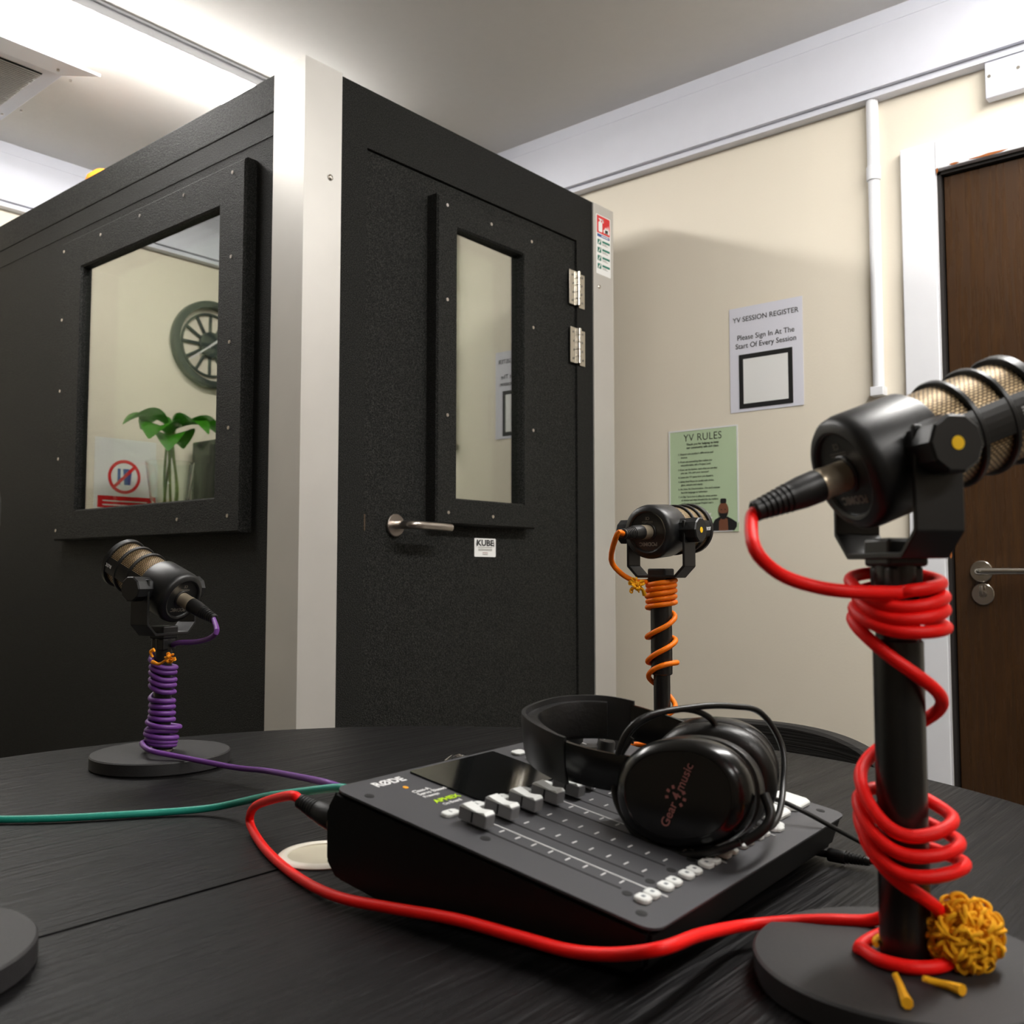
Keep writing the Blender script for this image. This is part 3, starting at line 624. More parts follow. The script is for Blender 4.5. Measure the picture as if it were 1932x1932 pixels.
obj('apron', ringprof(bmesh.new(), .50, .53, TZ-.09, TZ-.03, 48, T((TC.x, TC.y, 0)), .001), 'table', tbl)
obj('pedestal', lathe(bmesh.new(), [(0, .03), (.06, .03), (.05, .12), (.05, .64), (.09, .70), (.14, .72), (0, .72)], 32, T((TC.x, TC.y, 0))), 'table', tbl, smooth=True)
for i in range(4):
    mt = T((TC.x, TC.y, 0)) @ R(i*PI/2+.4, 'Z')
    obj('foot', prism(bmesh.new(), [(0, .0), (.42, .0), (.42, .03), (.05, .09), (0, .09)], -.03, .03, mt @ R(PI/2, 'X')), 'table', tbl)
gc = Vector((.5524, .6915))
gr = thing('cable_grommet', 'round white cable grommet set in the table by the mixer', 'grommet', (gc.x, gc.y, TZ))
gq = onz(612, 1616, TZ); gc = Vector((gq.x, gq.y))
obj('rim', lathe(bmesh.new(), [(.032, .0005), (.041, .0005), (.0412, .0015), (.039, .0035), (.034, .004), (.032, .003), (.032, .0005)], 48, T((gc.x, gc.y, TZ))), 'grommet', gr, smooth=True)
obj('lid', cyl(bmesh.new(), .0322, .0003, .0018, 40, T((gc.x, gc.y, TZ))), 'grommet_in', gr)
# chair behind the table
chr_ = thing('round_back_chair', 'black wooden chair with curved back showing just beyond the table edge', 'chair', (1.18, .64, 0))
cx, cy = 1.10, .66
def chairback():
    bm = bmesh.new(); N = 36; rows = []
    for i in range(N+1):
        a = math.radians(-51+102*i/N); s = (i/N-.5)*2; zt = .773-.030*abs(s)**2.6
        for_r = []
        for r, z in ((.270, zt-.16), (.292, zt-.16), (.297, zt-.004), (.293, zt), (.274, zt), (.270, zt-.004)):
            for_r.append(bm.verts.new((cx+r*math.cos(a), cy+r*math.sin(a), z)))
        rows.append(for_r)
    for a, b in zip(rows, rows[1:]):
        for k_ in range(6): bm.faces.new((a[k_], a[(k_+1) % 6], b[(k_+1) % 6], b[k_]))
    bm.faces.new(rows[0]); bm.faces.new(list(reversed(rows[-1]))); bmesh.ops.recalc_face_normals(bm, faces=bm.faces); return bm
obj('back_rail', chairback(), 'chair', chr_)
obj('seat', cyl(bmesh.new(), .22, .43, .47, 40, T((cx+.08, cy-.02, 0)), .008), 'chair', chr_, smooth=True)
for a in (-50, 30): 
    t = math.radians(a); obj('back_post', B((-.02, -.012, .45), (.0, .012, .64), .003, mtx=T((cx+.292*math.cos(t), cy+.292*math.sin(t), 0)) @ R(t, 'Z')), 'chair', chr_)
for a in (45, 135, 225, 315):
    t = math.radians(a); obj('leg', tube(bmesh.new(), [(cx+.08+.16*math.cos(t), cy-.02+.16*math.sin(t), .44), (cx+.08+.20*math.cos(t), cy-.02+.20*math.sin(t), 0.0)], .016, 10, 1), 'chair', chr_, smooth=True)

# ================================================================ MIXER
U = Vector((math.cos(.0568), math.sin(.0568), 0)); V = Vector((-U.y, U.x, 0)); FL = Vector((.5003, .3116, .7873))
MW, MD = .35, .2789; VT = (V*MD + Vector((0, 0, .0472))).normalized(); NT = U.cross(VT); MT = .2829
PM = frame(FL, U, VT, NT)                       # panel frame: u right, v back, n up
GM = frame((FL.x, FL.y, TZ), U, V, (0, 0, 1))    # ground frame
mx = thing('podcast_mixer', 'charcoal podcast mixing console with white faders and pads on black table', 'mixer', (FL+U*.17+V*.14).to_tuple()[:2]+(TZ,))
zf, zb = FL.z-TZ, FL.z-TZ+.0472
prof = [(.0035, zf-.0018), (.011, .010), (.020, .004), (MD-.045, .004), (MD+.003, .014), (MD+.011, .026), (MD+.010, zb-.018), (MD-.001, zb-.0018)]
bm = bmesh.new(); tp_ = lambda z: .0008+.008*max(0, 1-z/.03)
A = [bm.verts.new((tp_(z), v, z)) for v, z in prof]; Bv = [bm.verts.new((MW-tp_(z), v, z)) for v, z in prof]
for i in range(len(prof)): bm.faces.new((A[i], A[(i+1) % 8], Bv[(i+1) % 8], Bv[i]))
bm.faces.new(A); bm.faces.new(list(reversed(Bv))); bmesh.ops.recalc_face_normals(bm, faces=bm.faces)
bmesh.ops.bevel(bm, geom=bm.edges[:], offset=.003, segments=2, affect='EDGES'); obj('case', bm, 'case', mx, GM, smooth=True)
tp = prism(bmesh.new(), rrect(0, 0, MW, MT, .012, 6), -.0016, 0, PM); obj('top_panel', tp, 'panel', mx)
for (u, v) in ((.03, .05), (.32, .05), (.03, .22), (.32, .22)): obj('foot', cyl(bmesh.new(), .009, 0, .0045, 16, GM @ T((u, v, 0))), 'black', mx)
def P(u, v, n=0): return PM @ T((u, v, n))
sc = obj('screen', prism(bmesh.new(), rrect(.079, .199, .192, .277, .002), .0002, .0016, PM), 'screen', mx)
text('RØDE', .0125, 'print_w', mx, P(.031, .2655, .0002), bold=.0004, width=1.0)
obj('brand_dot', cyl(bmesh.new(), .0024, 0, .0004, 16, P(.0505, .2535)), 'orange_dot', mx)
for s, v, z in (('Class-A', .2405, .0062), ('Servo Biased', .2345, .0062), ('Preamps', .2290, .0050)): text(s, z, 'print_w', mx, P(.047, v, .0002), bold=.00012)
text('APHEX', .0080, 'lime', mx, P(.0465, .2165, .0002), bold=.0002, width=1.15); text('On Board', .0052, 'print_w', mx, P(.0485, .2100, .0002), bold=.0001)
oct_ = lambda w, h, c=.28: [(-w+w*c*1.2, -h), (w-w*c*1.2, -h), (w, -h+h*c*1.6), (w, h-h*c*1.6), (w-w*c*1.2, h), (-w+w*c*1.2, h), (-w, h-h*c*1.6), (-w, -h+h*c*1.6)]
for i in range(8):
    u = .0365+.0305*i
    b_ = obj('channel_button', prism(bmesh.new(), oct_(.0078, .0045), 0, .0028, P(u, .194), .0006), 'button', mx)
    text(str(i+1), .0052, 'buttext', b_, P(u, .1925, .0029), align='CENTER', thick=.0001)
    us = .0355+.0303*i
    obj('fader_slot', B((-.0007, .045, -.0002), (.0007, .182, .0003), mtx=P(us, 0)), 'slot', mx)
    tk = bmesh.new()
    for k_ in range(10): box(tk, (.0065, .050+.0145*k_-.0005, 0), (.0125, .050+.0145*k_+.0005, .0003), mtx=P(us, 0))
    obj('scale_marks', tk, 'print_w', mx)
    fb = bmesh.new(); L = .026
    pr2 = [(0, .003), (L, .003), (L, .0125), (L-.003, .0142), (L*.62, .0128), (L*.5, .0120), (L*.38, .0122), (.003, .0135), (0, .012)]
    fv = .160 if i != 5 else .166
    fmx = P(us+.0, fv-.004) @ frame((-.0052, 0, 0), (0, 1, 0), (0, 0, 1), (1, 0, 0))
    prism(fb, pr2, 0, .0104, fmx, .0005); fo = obj('fader_cap', fb, 'fader', mx)
    ft = bmesh.new(); top = [(L-.0005, .0128), (L-.003, .0149), (L*.62, .0134), (L*.5, .0125), (L*.38, .0128), (.003, .0142), (.0005, .0124), (.001, .0118), (L-.001, .0121)]
    prism(ft, top, -.0003, .0107, fmx, .0003); obj('fader_top', ft, 'button', fo)
    obj('fader_groove', B((-.0056, L*.5-.0006, .004), (.0056, L*.5+.0006, .0115), mtx=P(us, fv-.004)), 'slot', fo)
    obj('led_window', cyl(bmesh.new(), .0035, 0, .0003, 18, P(us-.003, .0385)), 'slot', mx)
    for k_, (du, dv) in enumerate(((-.0045, .0), (.0072, .0))):
        bb = obj('mute_button' if k_ else 'listen_button', prism(bmesh.new(), oct_(.0052, .0052, .32), 0, .0035, P(us+du, .0262+dv), .0008), 'button', mx)
        obj('icon', B((-.0014, -.0012, .0035), (.0014, .0012, .0037), mtx=P(us+du, .0262+dv)), 'buttext', bb)
for u in (.051, .1415, .2325): obj('divider_line', B((u-.0005, .019, 0), (u+.0005, .176, .0003), mtx=PM), 'print_w', mx)
for i in range(8):
    u = .279+.046*(i % 2); v = .045+.037*(i//2)
    obj('sound_pad', prism(bmesh.new(), oct_(.0205, .0155, .22), 0, .0042, P(u, v), .001), 'button', mx)
obj('record_button', prism(bmesh.new(), oct_(.0065, .0050, .3), 0, .0035, P(.2475, .0235), .0008), 'button', mx)
for u, v in ((.212, .262), (.212, .245), (.212, .228), (.212, .211)): obj('menu_button', prism(bmesh.new(), oct_(.0080, .0048, .28), 0, .0026, P(u, v), .0006), 'button', mx)
for u, v, r in ((.252, .248, .0085), (.252, .212, .0085), (.285, .248, .0085), (.285, .212, .0085), (.322, .230, .012)):
    kb = obj('level_knob', lathe(bmesh.new(), [(0, 0), (r, 0), (r*.96, .015), (r*.86, .0165), (0, .0165)], 30, P(u, v)), 'black', mx, smooth=True)
    obj('pointer', B((-.0006, r*.3, .0165), (.0006, r*.85, .0169), mtx=P(u, v)), 'print_w', kb)
    obj('icon_label', B((-.0035, -.0035, 0), (.0035, .0035, .0003), mtx=P(u+.0165, v)), 'print_g', mx)
for u, v in ((.012, .255), (.015, .018), (.03, .150), (.335, .018), (.335, .265)):
    obj('screw', cyl(cyl(bmesh.new(), .0038, 0, .0004, 16, P(u-.006 if v == .15 else u, v)), .0018, .0004, .0006, 6, P(u-.006 if v == .15 else u, v)), 'slot', mx)

# ================================================================ CABLE PLUGS
def plug(parent, mt, coatm='black'):
    """XLR plug along local -X from origin (metal sleeve first)"""
    mt = mt @ Matrix.Diagonal((.82, 1, 1, 1)); mz = mt @ R(-PI/2, 'Y')                       # local Z -> -X
    sl = obj('metal_sleeve', lathe(bmesh.new(), [(0, -.006), (.0088, -.006), (.0092, .002), (.0092, .016), (.0095, .0165), (.0095, .022), (0, .022)], 28, mz), 'nickel', parent, smooth=True)
    pf_ = [(0, .020), (.0092, .020), (.0098, .024), (.0096, .036), (.0088, .044)]
    z = .046; r = .0086
    for i in range(6): pf_ += [(r, z), (r, z+.0022), (r-.0011, z+.0026), (r-.0011, z+.0036)]; z += .004; r -= .0004
    pf_ += [(r, z), (r, z+.004), (r-.001, z+.005), (0, z+.005)]
    obj('boot', lathe(bmesh.new(), pf_, 28, mz), 'black', parent, smooth=True)
    return mt @ Vector((-z-.002, 0, 0)), mt @ Vector((-z-.02, 0, 0))
# ================================================================ MICROPHONES
L1, L2 = .036, .086
def hv(r_, f_): v = RT*r_ + Vector((FW.x, FW.y, 0)).normalized()*f_; return math.atan2(v.y, v.x)
def microphone(base, az, el, zpiv, poles, label, baseR=.090, hs=1.0):
    """base (x,y); poles = list of (r,z0,z1)"""
    t = thing('podcast_microphone', label, 'microphone', (base[0], base[1], TZ), 'podcast microphones on desk stands')
    b2 = T((base[0], base[1], TZ))
    obj('base', lathe(bmesh.new(), [(0, 0), (baseR-.002, 0), (baseR, .002), (baseR, .0155), (baseR-.0015, .017), (0, .017)], 96, b2), 'base', t, smooth=True)
    for i, (r, z0, z1) in enumerate(poles):
        obj('pole' if i == 0 else 'pole_sleeve', cyl(bmesh.new(), r, z0, z1, 36, T((base[0], base[1], 0)), .0015), 'pole', t, smooth=True)
    obj('collar', cyl(bmesh.new(), .0145, TZ+.0165, TZ+.021, 24, T((base[0], base[1], 0)), .001), 'steel', t, smooth=True)
    Pv = Vector((base[0], base[1], zpiv)); My = T(Pv) @ R(az, 'Z') @ Matrix.Scale(hs, 4); Mh = My @ R(-el, 'Y')
    ty = .0425; dz = .0610                           # yoke arms
    poly = [(-ty, .012), (-ty, -dz*.76), (-ty*.66, -dz), (ty*.66, -dz), (ty, -dz*.76), (ty, .012)]
    inn = [(ty-.0035, .012), (ty-.0035, -dz*.74), (ty*.63, -dz+.0035), (-ty*.63, -dz+.0035), (-ty+.0035, -dz*.74), (-ty+.0035, .012)]
    yk = bmesh.new(); q_ = frame((0, 0, 0), (0, 1, 0), (0, 0, 1), (1, 0, 0)); n = 6
    allp = poly + inn; vsA = [yk.verts.new(q_ @ Vector((x, y, -.015))) for x, y in allp]; vsB = [yk.verts.new(q_ @ Vector((x, y, .015))) for x, y in allp]
    for i in range(5):
        j = 11-i
        yk.faces.new((vsA[i], vsA[i+1], vsA[j-1], vsA[j])); yk.faces.new((vsB[j], vsB[j-1], vsB[i+1], vsB[i]))
    for i in range(12): yk.faces.new((vsA[i], vsA[(i+1) % 12], vsB[(i+1) % 12], vsB[i]))
    bmesh.ops.recalc_face_normals(yk, faces=yk.faces); bmesh.ops.bevel(yk, geom=yk.edges[:], offset=.0006, segments=1, affect='EDGES')
    obj('yoke', yk, 'mic', t, My)
    obj('mount_block', box(B((-.013, -.013, -dz-.0045), (.013, .013, -dz+.012), .002), (-.011, -.011, -dz-.02), (.011, .011, -dz-.004), .002), 'black', t, My)
    for s in (-1, 1):                              # -1 = right of the axis
        fk = My @ frame((0, s*.030, 0), (1, 0, 0), (0, 0, 1), (0, s, 0)) if s < 0 else My @ frame((0, .030, 0), (-1, 0, 0), (0, 0, 1), (0, 1, 0))
        kn = bmesh.new(); seg = 10; rr_ = [(0, 0), (.0155, 0), (.0165, .018), (.0165, .027), (.0150, .0285), (0, .0285)]
        lathe(kn, rr_, seg, fk); ko = obj('knob', kn, 'mic', t)
        if s < 0: obj('knob_dot', cyl(bmesh.new(), .0038, .0283, .0289, 18, fk), 'yellow', ko)
    X = Mh @ R(PI/2, 'Y')                            # lathe Z -> body axis
    body = lathe(bmesh.new(), [(0, -L1+.0028), (.0245, -L1+.0028), (.0252, -L1+.0008), (.0270, -L1), (.0315, -L1+.0012), (.0340, -L1+.0040), (.0350, -L1+.0090), (.0346, .011), (.0318, .0155), (0, .0155)], 56, X)
    bo = obj('body', body, 'mic', t, smooth=True)
    obj('connector_ring', ringprof(bmesh.new(), .009, .0118, -L1+.0015, -L1+.0035, 28, X), 'black', bo, smooth=True)
    # woven mesh core with UVs
    gm = bmesh.new(); uvl = gm.loops.layers.uv.new('UVMap'); seg = 64; zs = [(.0303, .013), (.0306, .036), (.0306, .060), (.0303, L2-.006), (.026, L2-.001), (.012, L2+.001)]
    rings = [[gm.verts.new((r*math.cos(2*PI*i/seg), r*math.sin(2*PI*i/seg), z)) for i in range(seg)] for r, z in zs]
    ln_ = 0
    for a in range(len(zs)-1):
        dl_ = math.dist(zs[a], zs[a+1])
        for i in range(seg):
            j = (i+1) % seg; f = gm.faces.new((rings[a][i], rings[a][j], rings[a+1][j], rings[a+1][i]))
            for lp_, (uu, vv) in zip(f.loops, ((i, ln_), (i+1, ln_), (i+1, ln_+dl_), (i, ln_+dl_))): lp_[uvl].uv = (vv/.0032, uu*.97)
        ln_ += dl_
    obj('grille_mesh', gm, 'gold', t, X, smooth=True)
    for z0, z1, r in ((.0360, .0400, .0338), (.0585, .0625, .0338), (L2-.007, L2, .0342)):
        obj('ring', ringprof(bmesh.new(), .0302 if z1 < L2 else .024, r, z0, z1, 56, X, .0008), 'mic', t, smooth=True)
    for s in (-1, 1):
        rb = bmesh.new(); N = 6; rows = []
        for i in range(N+1):
            a = s*PI/2+math.radians(-19+38*i/N)
            rows.append([rb.verts.new((zz, r*math.sin(a), r*math.cos(a))) for zz, r in ((.012, .0301), (.012, .0331), (L2-.003, .0331), (L2-.003, .0301))])
        for a, b in zip(rows, rows[1:]):
            for k_ in range(4): rb.faces.new((a[k_], a[(k_+1) % 4], b[(k_+1) % 4], b[k_]))
        rb.faces.new(rows[0]); rb.faces.new(list(reversed(rows[-1]))); bmesh.ops.recalc_face_normals(rb, faces=rb.faces)
        ro = obj('rib', rb, 'mic', t, Mh)
        tm = Mh @ frame((L2-.004, s*.0333, .002), (-1, 0, 0), (0, 0, -1), (0, s, 0)) if s < 0 else Mh @ frame((L2-.018, s*.0333, .002), (1, 0, 0), (0, 0, -1), (0, s, 0))
        text('RØDE', .0062, 'print_w', ro, tm, bold=.0001)
    # rear markings (mic hangs upside down in the yoke)
    rm = Mh @ frame((-L1+.0026, 0, 0), (0, 1, 0), (0, 0, -1), (-1, 0, 0))
    text('PODMIC', .0068, 'print_g', bo, rm @ T((0, .0135, 0)), align='CENTER', bold=.0002)
    text('CE', .0052, 'print_g', bo, rm @ T((0, -.0190, 0)), align='CENTER')
    for k_ in range(2): obj('printed_line', B((-.008, -.0135+k_*.0016, 0), (.008, -.0131+k_*.0016, .0002)), 'print_g', bo, rm)
    return t, Mh @ T((-L1+.002, 0, 0)), Pv
def rpx(px, d): v = at(px, 1080, d); return v
fwd2 = Vector((FW.x, FW.y, 0)).normalized()
def coil(base, D, keys, n=18):
    """keys: (phi deg, radius, pixel row at that phi); phi 0 = photo right, -90 = nearest the camera"""
    vd = Vector((base[0], base[1], 0)).normalized(); rt = Vector((vd.y, -vd.x, 0)); out = []
    P_ = [Vector(k_) for k_ in keys]; Q = cr(P_, 6)
    for ph, r, y in Q:
        a = math.radians(ph); off = rt*r*math.cos(a)+vd*r*math.sin(a); d = D+off.dot(fwd2)
        # true row -> height (pitch handled by intersecting the pixel ray)
        px = 966 + F*((Vector((base[0], base[1], 0))+off).dot(RT))/d
        rr_ = ray(px, y); z = CAM.z + rr_.z*(d/ rr_.dot(fwd2))
        out.append(Vector((base[0]+off.x, base[1]+off.y, z)))
    return out
def dep(b): return Vector((b[0], b[1], 0)).dot(fwd2)
# positions (metres)
bP, bR_, bO = tuple(onz(304, 1417, .767))[:2], tuple(onz(1709, 1806, .767))[:2], (1.0819, .6605)
b4 = (.209, .687)
az_r, az_o, az_p = hv(.98, .20), hv(.61, .79), hv(-.90, .44)
micR, plR, pvR = microphone(bR_, az_r, math.radians(21), 1.073, [(.0130, TZ+.015, 1.011), (.0149, TZ+.0165, .959)], 'near black microphone wrapped in red cable, at the right of the table', hs=1.06)
micO, plO, pvO = microphone(bO, az_o, math.radians(4), 1.054, [(.0107, TZ+.015, .995), (.0138, .868, .99)], 'black microphone wrapped in orange cable, standing behind the mixer')
micP, plP, pvP = microphone(bP, az_p, math.radians(24), .979, [(.0113, TZ+.015, .923)], 'black microphone wrapped in purple cable, in front of the booth window', .087)
mic4, pl4, pv4 = microphone(b4, hv(.35, -.94), math.radians(12), 1.04, [(.0107, TZ+.015, .985), (.0138, .87, .98)], 'microphone at the left edge with only its round base showing')

# ---------------- red cable
def cable(name, label, loc): return thing(name, label, 'cable', loc, 'coloured microphone cables')
tbz = TZ+.0043
def tpt(x, y, z=tbz): return onz(x, y, z)
rc = cable('microphone_cable', 'red cable coiled round the near microphone and looping in front of the mixer', (bR_[0], bR_[1], TZ))
e0, e1 = plug(rc, plR); D = dep(bR_)
keys = [(-90, .024, 1118), (0, .0245, 1100), (90, .0245, 1080), (180, .026, 1094), (270, .024, 1145), (360, .026, 1126), (450, .024, 1106), (540, .022, 1122),
 (630, .0245, 1168), (720, .026, 1150), (810, .023, 1128), (900, .024, 1146), (990, .0245, 1191), (1080, .0265, 1184), (1170, .024, 1158), (1260, .025, 1166),
 (1350, .0205, 1250), (1440, .023, 1325), (1530, .021, 1385), (1620, .0225, 1462), (1710, .0235, 1575), (1800, .027, 1545), (1890, .021, 1490), (1980, .024, 1505),
 (2070, .0265, 1612), (2160, .030, 1590), (2250, .023, 1535), (2340, .0235, 1535), (2430, .027, 1650), (2520, .0325, 1630), (2610, .024, 1585), (2700, .021, 1575),
 (2790, .020, 1670), (2880, .0195, 1728), (2970, .0240, 1748), (3060, .0256, 1791)]
cl = coil(bR_, D, [(a_, r_*1.045, y_) for a_, r_, y_ in keys])
ringz = TZ+.0215
vd = Vector((bR_[0], bR_[1], 0)).normalized(); rt_ = Vector((vd.y, -vd.x, 0))
ring = []
for ph in (-160, -125, -90, -60, -30, 0, 30, 60, 85):
    a = math.radians(ph); ring.append(Vector((bR_[0], bR_[1], ringz+.0*ph)) + rt_*.0258*math.cos(a)+vd*.0272*math.sin(a))
start = [e0, e0.lerp(e1, .28)-Vector((0, 0, .0035))]
lead = [at(1424, 1036, .551), at(1468, 1081, .556), at(1530, 1105, .560), at(1600, 1116, .558)]
s0 = start + lead + cl
tail = [Vector((bR_[0], bR_[1], .779))+vd*.040-rt_*.005, at(1640, 1737, .634), at(1560, 1736, .640), at(1480, 1739, .645), Vector((.5976, .3051, .7657)), Vector((.5309, .2993, .780)), Vector((.4837, .2966, .7865)), Vector((.4830, .3280, .7755)), Vector((.4850, .3632, .7682)), Vector((.4845, .4045, .7670)), Vector((.4825, .4588, .7662)), Vector((.4800, .5191, .7610)), Vector((.4785, .5749, .7570)), tpt(565, 1657), tpt(505, 1607), tpt(474, 1560, TZ+.008), tpt(474, 1532, TZ+.022), tpt(493, 1515, TZ+.040)]
# plugs into the back of the mixer
def backplug(parent, u, tilt=0, z=.046):
    o_ = GM @ Vector((u, MD+.008, z)); d_ = (V+Vector((0, 0, tilt))).normalized(); o_ -= d_*.010
    mt = frame(o_, -d_, (-d_).cross(Vector((0, 0, 1))).normalized()*-1, ((-d_).cross((-d_).cross(Vector((0, 0, 1))).normalized()*-1)))
    return plug(parent, mt)
r0, r1 = backplug(rc, .018, .22, .052)
tail += [r1, r0]
core = cr(s0, 4)[:-1]; allpts = core + cr([cl[-1]] + ring + tail, 6)
bm = bmesh.new(); tube(bm, allpts, .0040, 12, 1); obj('cord', bm, 'red', rc, smooth=True)
# ---------------- orange cable
oc = cable('microphone_cable', 'orange cable wound tightly then loosely down the microphone stand behind the mixer', (bO[0], bO[1], TZ))
e0, e1 = plug(oc, plO); D = dep(bO)
yy = [1097, 1095, 1105, 1104, 1114, 1114, 1125, 1125, 1135, 1136, 1146]
keys = [(-150, .019, 1094)]; ph = -180   # left
keys = []; ph = -180
ro = [.0175, .0185, .017, .0178, .0172, .018, .0182, .0178, .0172, .0182, .0178]
for y_, r_ in zip(yy, ro): keys.append((ph, r_, y_)); ph -= 180
keys += [(ph+90, .0175, 1150), (ph, .0175, 1163), (ph-90, .0175, 1186), (ph-180, .0185, 1202), (ph-270, .0175, 1200), (ph-360, .018, 1208), (ph-450, .0175, 1228), (ph-540, .018, 1248),
 (ph-630, .0175, 1252), (ph-720, .0195, 1250), (ph-810, .0172, 1256), (ph-900, .017, 1276), (ph-990, .015, 1300), (ph-1080, .0165, 1332), (ph-1170, .0155, 1355), (ph-1260, .017, 1378), (ph-1350, .016, 1390), (ph-1440, .0165, 1398)]
kk = []
for a, b in zip(keys, keys[1:]):
    kk.append(a)
    if a[0]-b[0] > 100: kk.append(((a[0]+b[0])/2, (a[1]+b[1])/2, (a[2]+b[2])/2))
kk.append(keys[-1]); cl = coil(bO, D, kk)
s0 = [e0, e1, at(1153, 1055, 1.22), at(1172, 1082, 1.23), at(1200, 1097, 1.24)] + cl
bpt = Vector((bO[0], bO[1], 0))
tl = [bpt+Vector((.03, .04, TZ+.021)), bpt+Vector((-.02, .075, TZ+.021)), bpt+Vector((-.08, .075, TZ+.016)), bpt+Vector((-.14, .06, tbz)), GM @ Vector((.27, MD+.10, .03))]
oe0, oe1 = backplug(oc, .165)
bm = bmesh.new(); tube(bm, cr(s0, 4)[:-1]+cr([cl[-1]]+tl+[oe1, oe0], 6), .0034, 10, 1); obj('cord', bm, 'orange', oc, smooth=True)
# ---------------- purple cable
pc = cable('microphone_cable', 'purple cable wound down the microphone stand in front of the booth', (bP[0], bP[1], TZ))
e0, e1 = plug(pc, plP); D = dep(bP)
seq = [(1243, .0155), (1259, .0160), (1258, .0148), (1268, .0150), (1268, .0150), (1282, .0152), (1282, .0150), (1292, .0148), (1293, .0148), (1305, .0145), (1318, .0148), (1322, .0140), (1331, .0140), (1333, .0140), (1342, .0142), (1345, .0142), (1352, .0145), (1357, .0142), (1362, .0175), (1371, .0225), (1378, .0185), (1378, .018), (1384, .0195), (1391, .0190), (1394, .0180), (1399, .0175), (1401, .0165), (1405, .0165), (1406, .0165)]
keys = []; ph = 180
for i, (y_, r_) in enumerate(seq): keys.append((ph+180*i, r_*1.0, y_))
kk = []
for i, (a, b) in enumerate(zip(keys, keys[1:])):
    kk.append(a)
    ym = max(a[2], b[2])+1 if i % 2 == 0 else min(a[2], b[2])-3
    kk.append(((a[0]+b[0])/2, (a[1]+b[1])/2, ym))
kk.append(keys[-1]); cl = coil(bP, D, kk)
s0 = [e0, at(409, 1190, 1.185), at(396, 1204, 1.20), at(370, 1211, 1.225), at(335, 1213, 1.245), at(318, 1222, 1.28), at(292, 1232, 1.265)] + cl
tl = [at(300, 1415, 1.085), at(272, 1405, 1.12), at(270, 1396, 1.14)]
tl = [at(276, 1400, 1.262), at(268, 1403, 1.235), at(284, 1416, 1.20), at(335, 1427, 1.190), at(400, 1440, 1.165), at(450, 1449, 1.14), at(500, 1454, 1.10), at(545, 1462, 1.02), at(590, 1471, .94), at(622, 1479, .875)]
pe0, pe1 = backplug(pc, .115)
bm = bmesh.new(); tube(bm, cr(s0, 4)[:-1]+cr([cl[-1]]+tl+[pe1, pe0], 6), .0033, 10, 1); obj('cord', bm, 'purple', pc, smooth=True)
# ---------------- teal cable
tc_ = cable('microphone_cable', 'teal cable lying across the left of the table into the mixer', tpt(200, 1541))
te0, te1 = backplug(tc_, .072, .1, .056)
e0, e1 = plug(tc_, pl4)
b4v = Vector((b4[0], b4[1], 0))
bm = bmesh.new(); tube(bm, [te0, te1, tpt(545, 1497, .800), tpt(500, 1503, .786), tpt(450, 1514, .768), tpt(400, 1524, .758), tpt(330, 1531, TZ+.0045), tpt(200, 1539), tpt(100, 1544), tpt(0, 1546), tpt(-150, 1546), b4v+Vector((-.0, .12, tbz+.004)), b4v+Vector((-.02, .06, TZ+.021)), b4v+Vector((-.03, 0, TZ+.03)), b4v+Vector((0, -.022, .80)), b4v+Vector((.022, 0, .83)), b4v+Vector((0, .022, .86)), b4v+Vector((-.022, 0, .89)), b4v+Vector((0, -.022, .92)), b4v+Vector((.025, .03, .95)), e1, e0], .0037, 12, 8); obj('cord', bm, 'teal', tc_, smooth=True)

# ---------------- yarn ties
def yarnball(name, label, c, r, n, thick, m, seed, tails=()):
    rnd = random.Random(seed); t = thing(name, label, 'yarn', c-Vector((0, 0, r)))
    bm = bmesh.new()
    for i in range(n):
        u = Vector((rnd.gauss(0, 1), rnd.gauss(0, 1), rnd.gauss(0, 1))).normalized(); v = u.orthogonal().normalized(); w_ = u.cross(v); a0_ = rnd.uniform(0, 2*PI)
        L = rnd.uniform(.75, 1.12)*r; side = v*math.cos(a0_)+w_*math.sin(a0_)
        p = [c+u*r*.15, c+u*L*.6+side*r*.12, c+u*L+side*r*.05, c+u*L*.95+side*r*.38, c+u*L*.55+side*r*.42]
        tube(bm, p, thick*rnd.uniform(.8, 1.25), 6, 4)
    obj('tuft', bm, m, t, smooth=True)
    for pts in tails: obj('loose_end', tube(bmesh.new(), pts, lambda q, th_=thick: th_*(1.5+1.2*q*q), 8, 6), m, t, smooth=True)
    return t
pc_ = at(1817, 1762, .572); bz = TZ+.0195
ytail = [[onz(1688, 1838, bz+.003), onz(1697, 1856, bz), onz(1704, 1875, bz), onz(1712, 1893, bz+.001)], [onz(1742, 1846, bz+.002), onz(1765, 1853, bz), onz(1792, 1860, bz), onz(1816, 1868, bz+.001)],
         [Vector((bR_[0], bR_[1], TZ+.024))+rt_*.0175*math.cos(math.radians(a))+vd*.0175*math.sin(math.radians(a)) for a in range(200, -20, -25)]]
yarnball('yarn_pompom', 'fluffy marigold yarn tied at the foot of the red-wrapped microphone', pc_, .0205, 420, .0012, 'yarn_y', 3, ytail)
yarnball('yarn_knot', 'small orange yarn knot above the purple coils', at(320, 1241, 1.150), .0068, 16, .0010, 'yarn_o', 5, [[at(288, 1240, 1.165), at(284, 1230, 1.165), at(291, 1226, 1.165)], [at(312, 1246, 1.15), at(300, 1253, 1.155), at(288, 1249, 1.165)]])
yarnball('yarn_tuft', 'small yellow yarn tuft beside the orange coils', at(1199, 1104, 1.225), .0105, 26, .0011, 'yarn_y', 8, [[at(1205, 1105, 1.225), at(1212, 1112, 1.23), at(1216, 1122, 1.235)]])

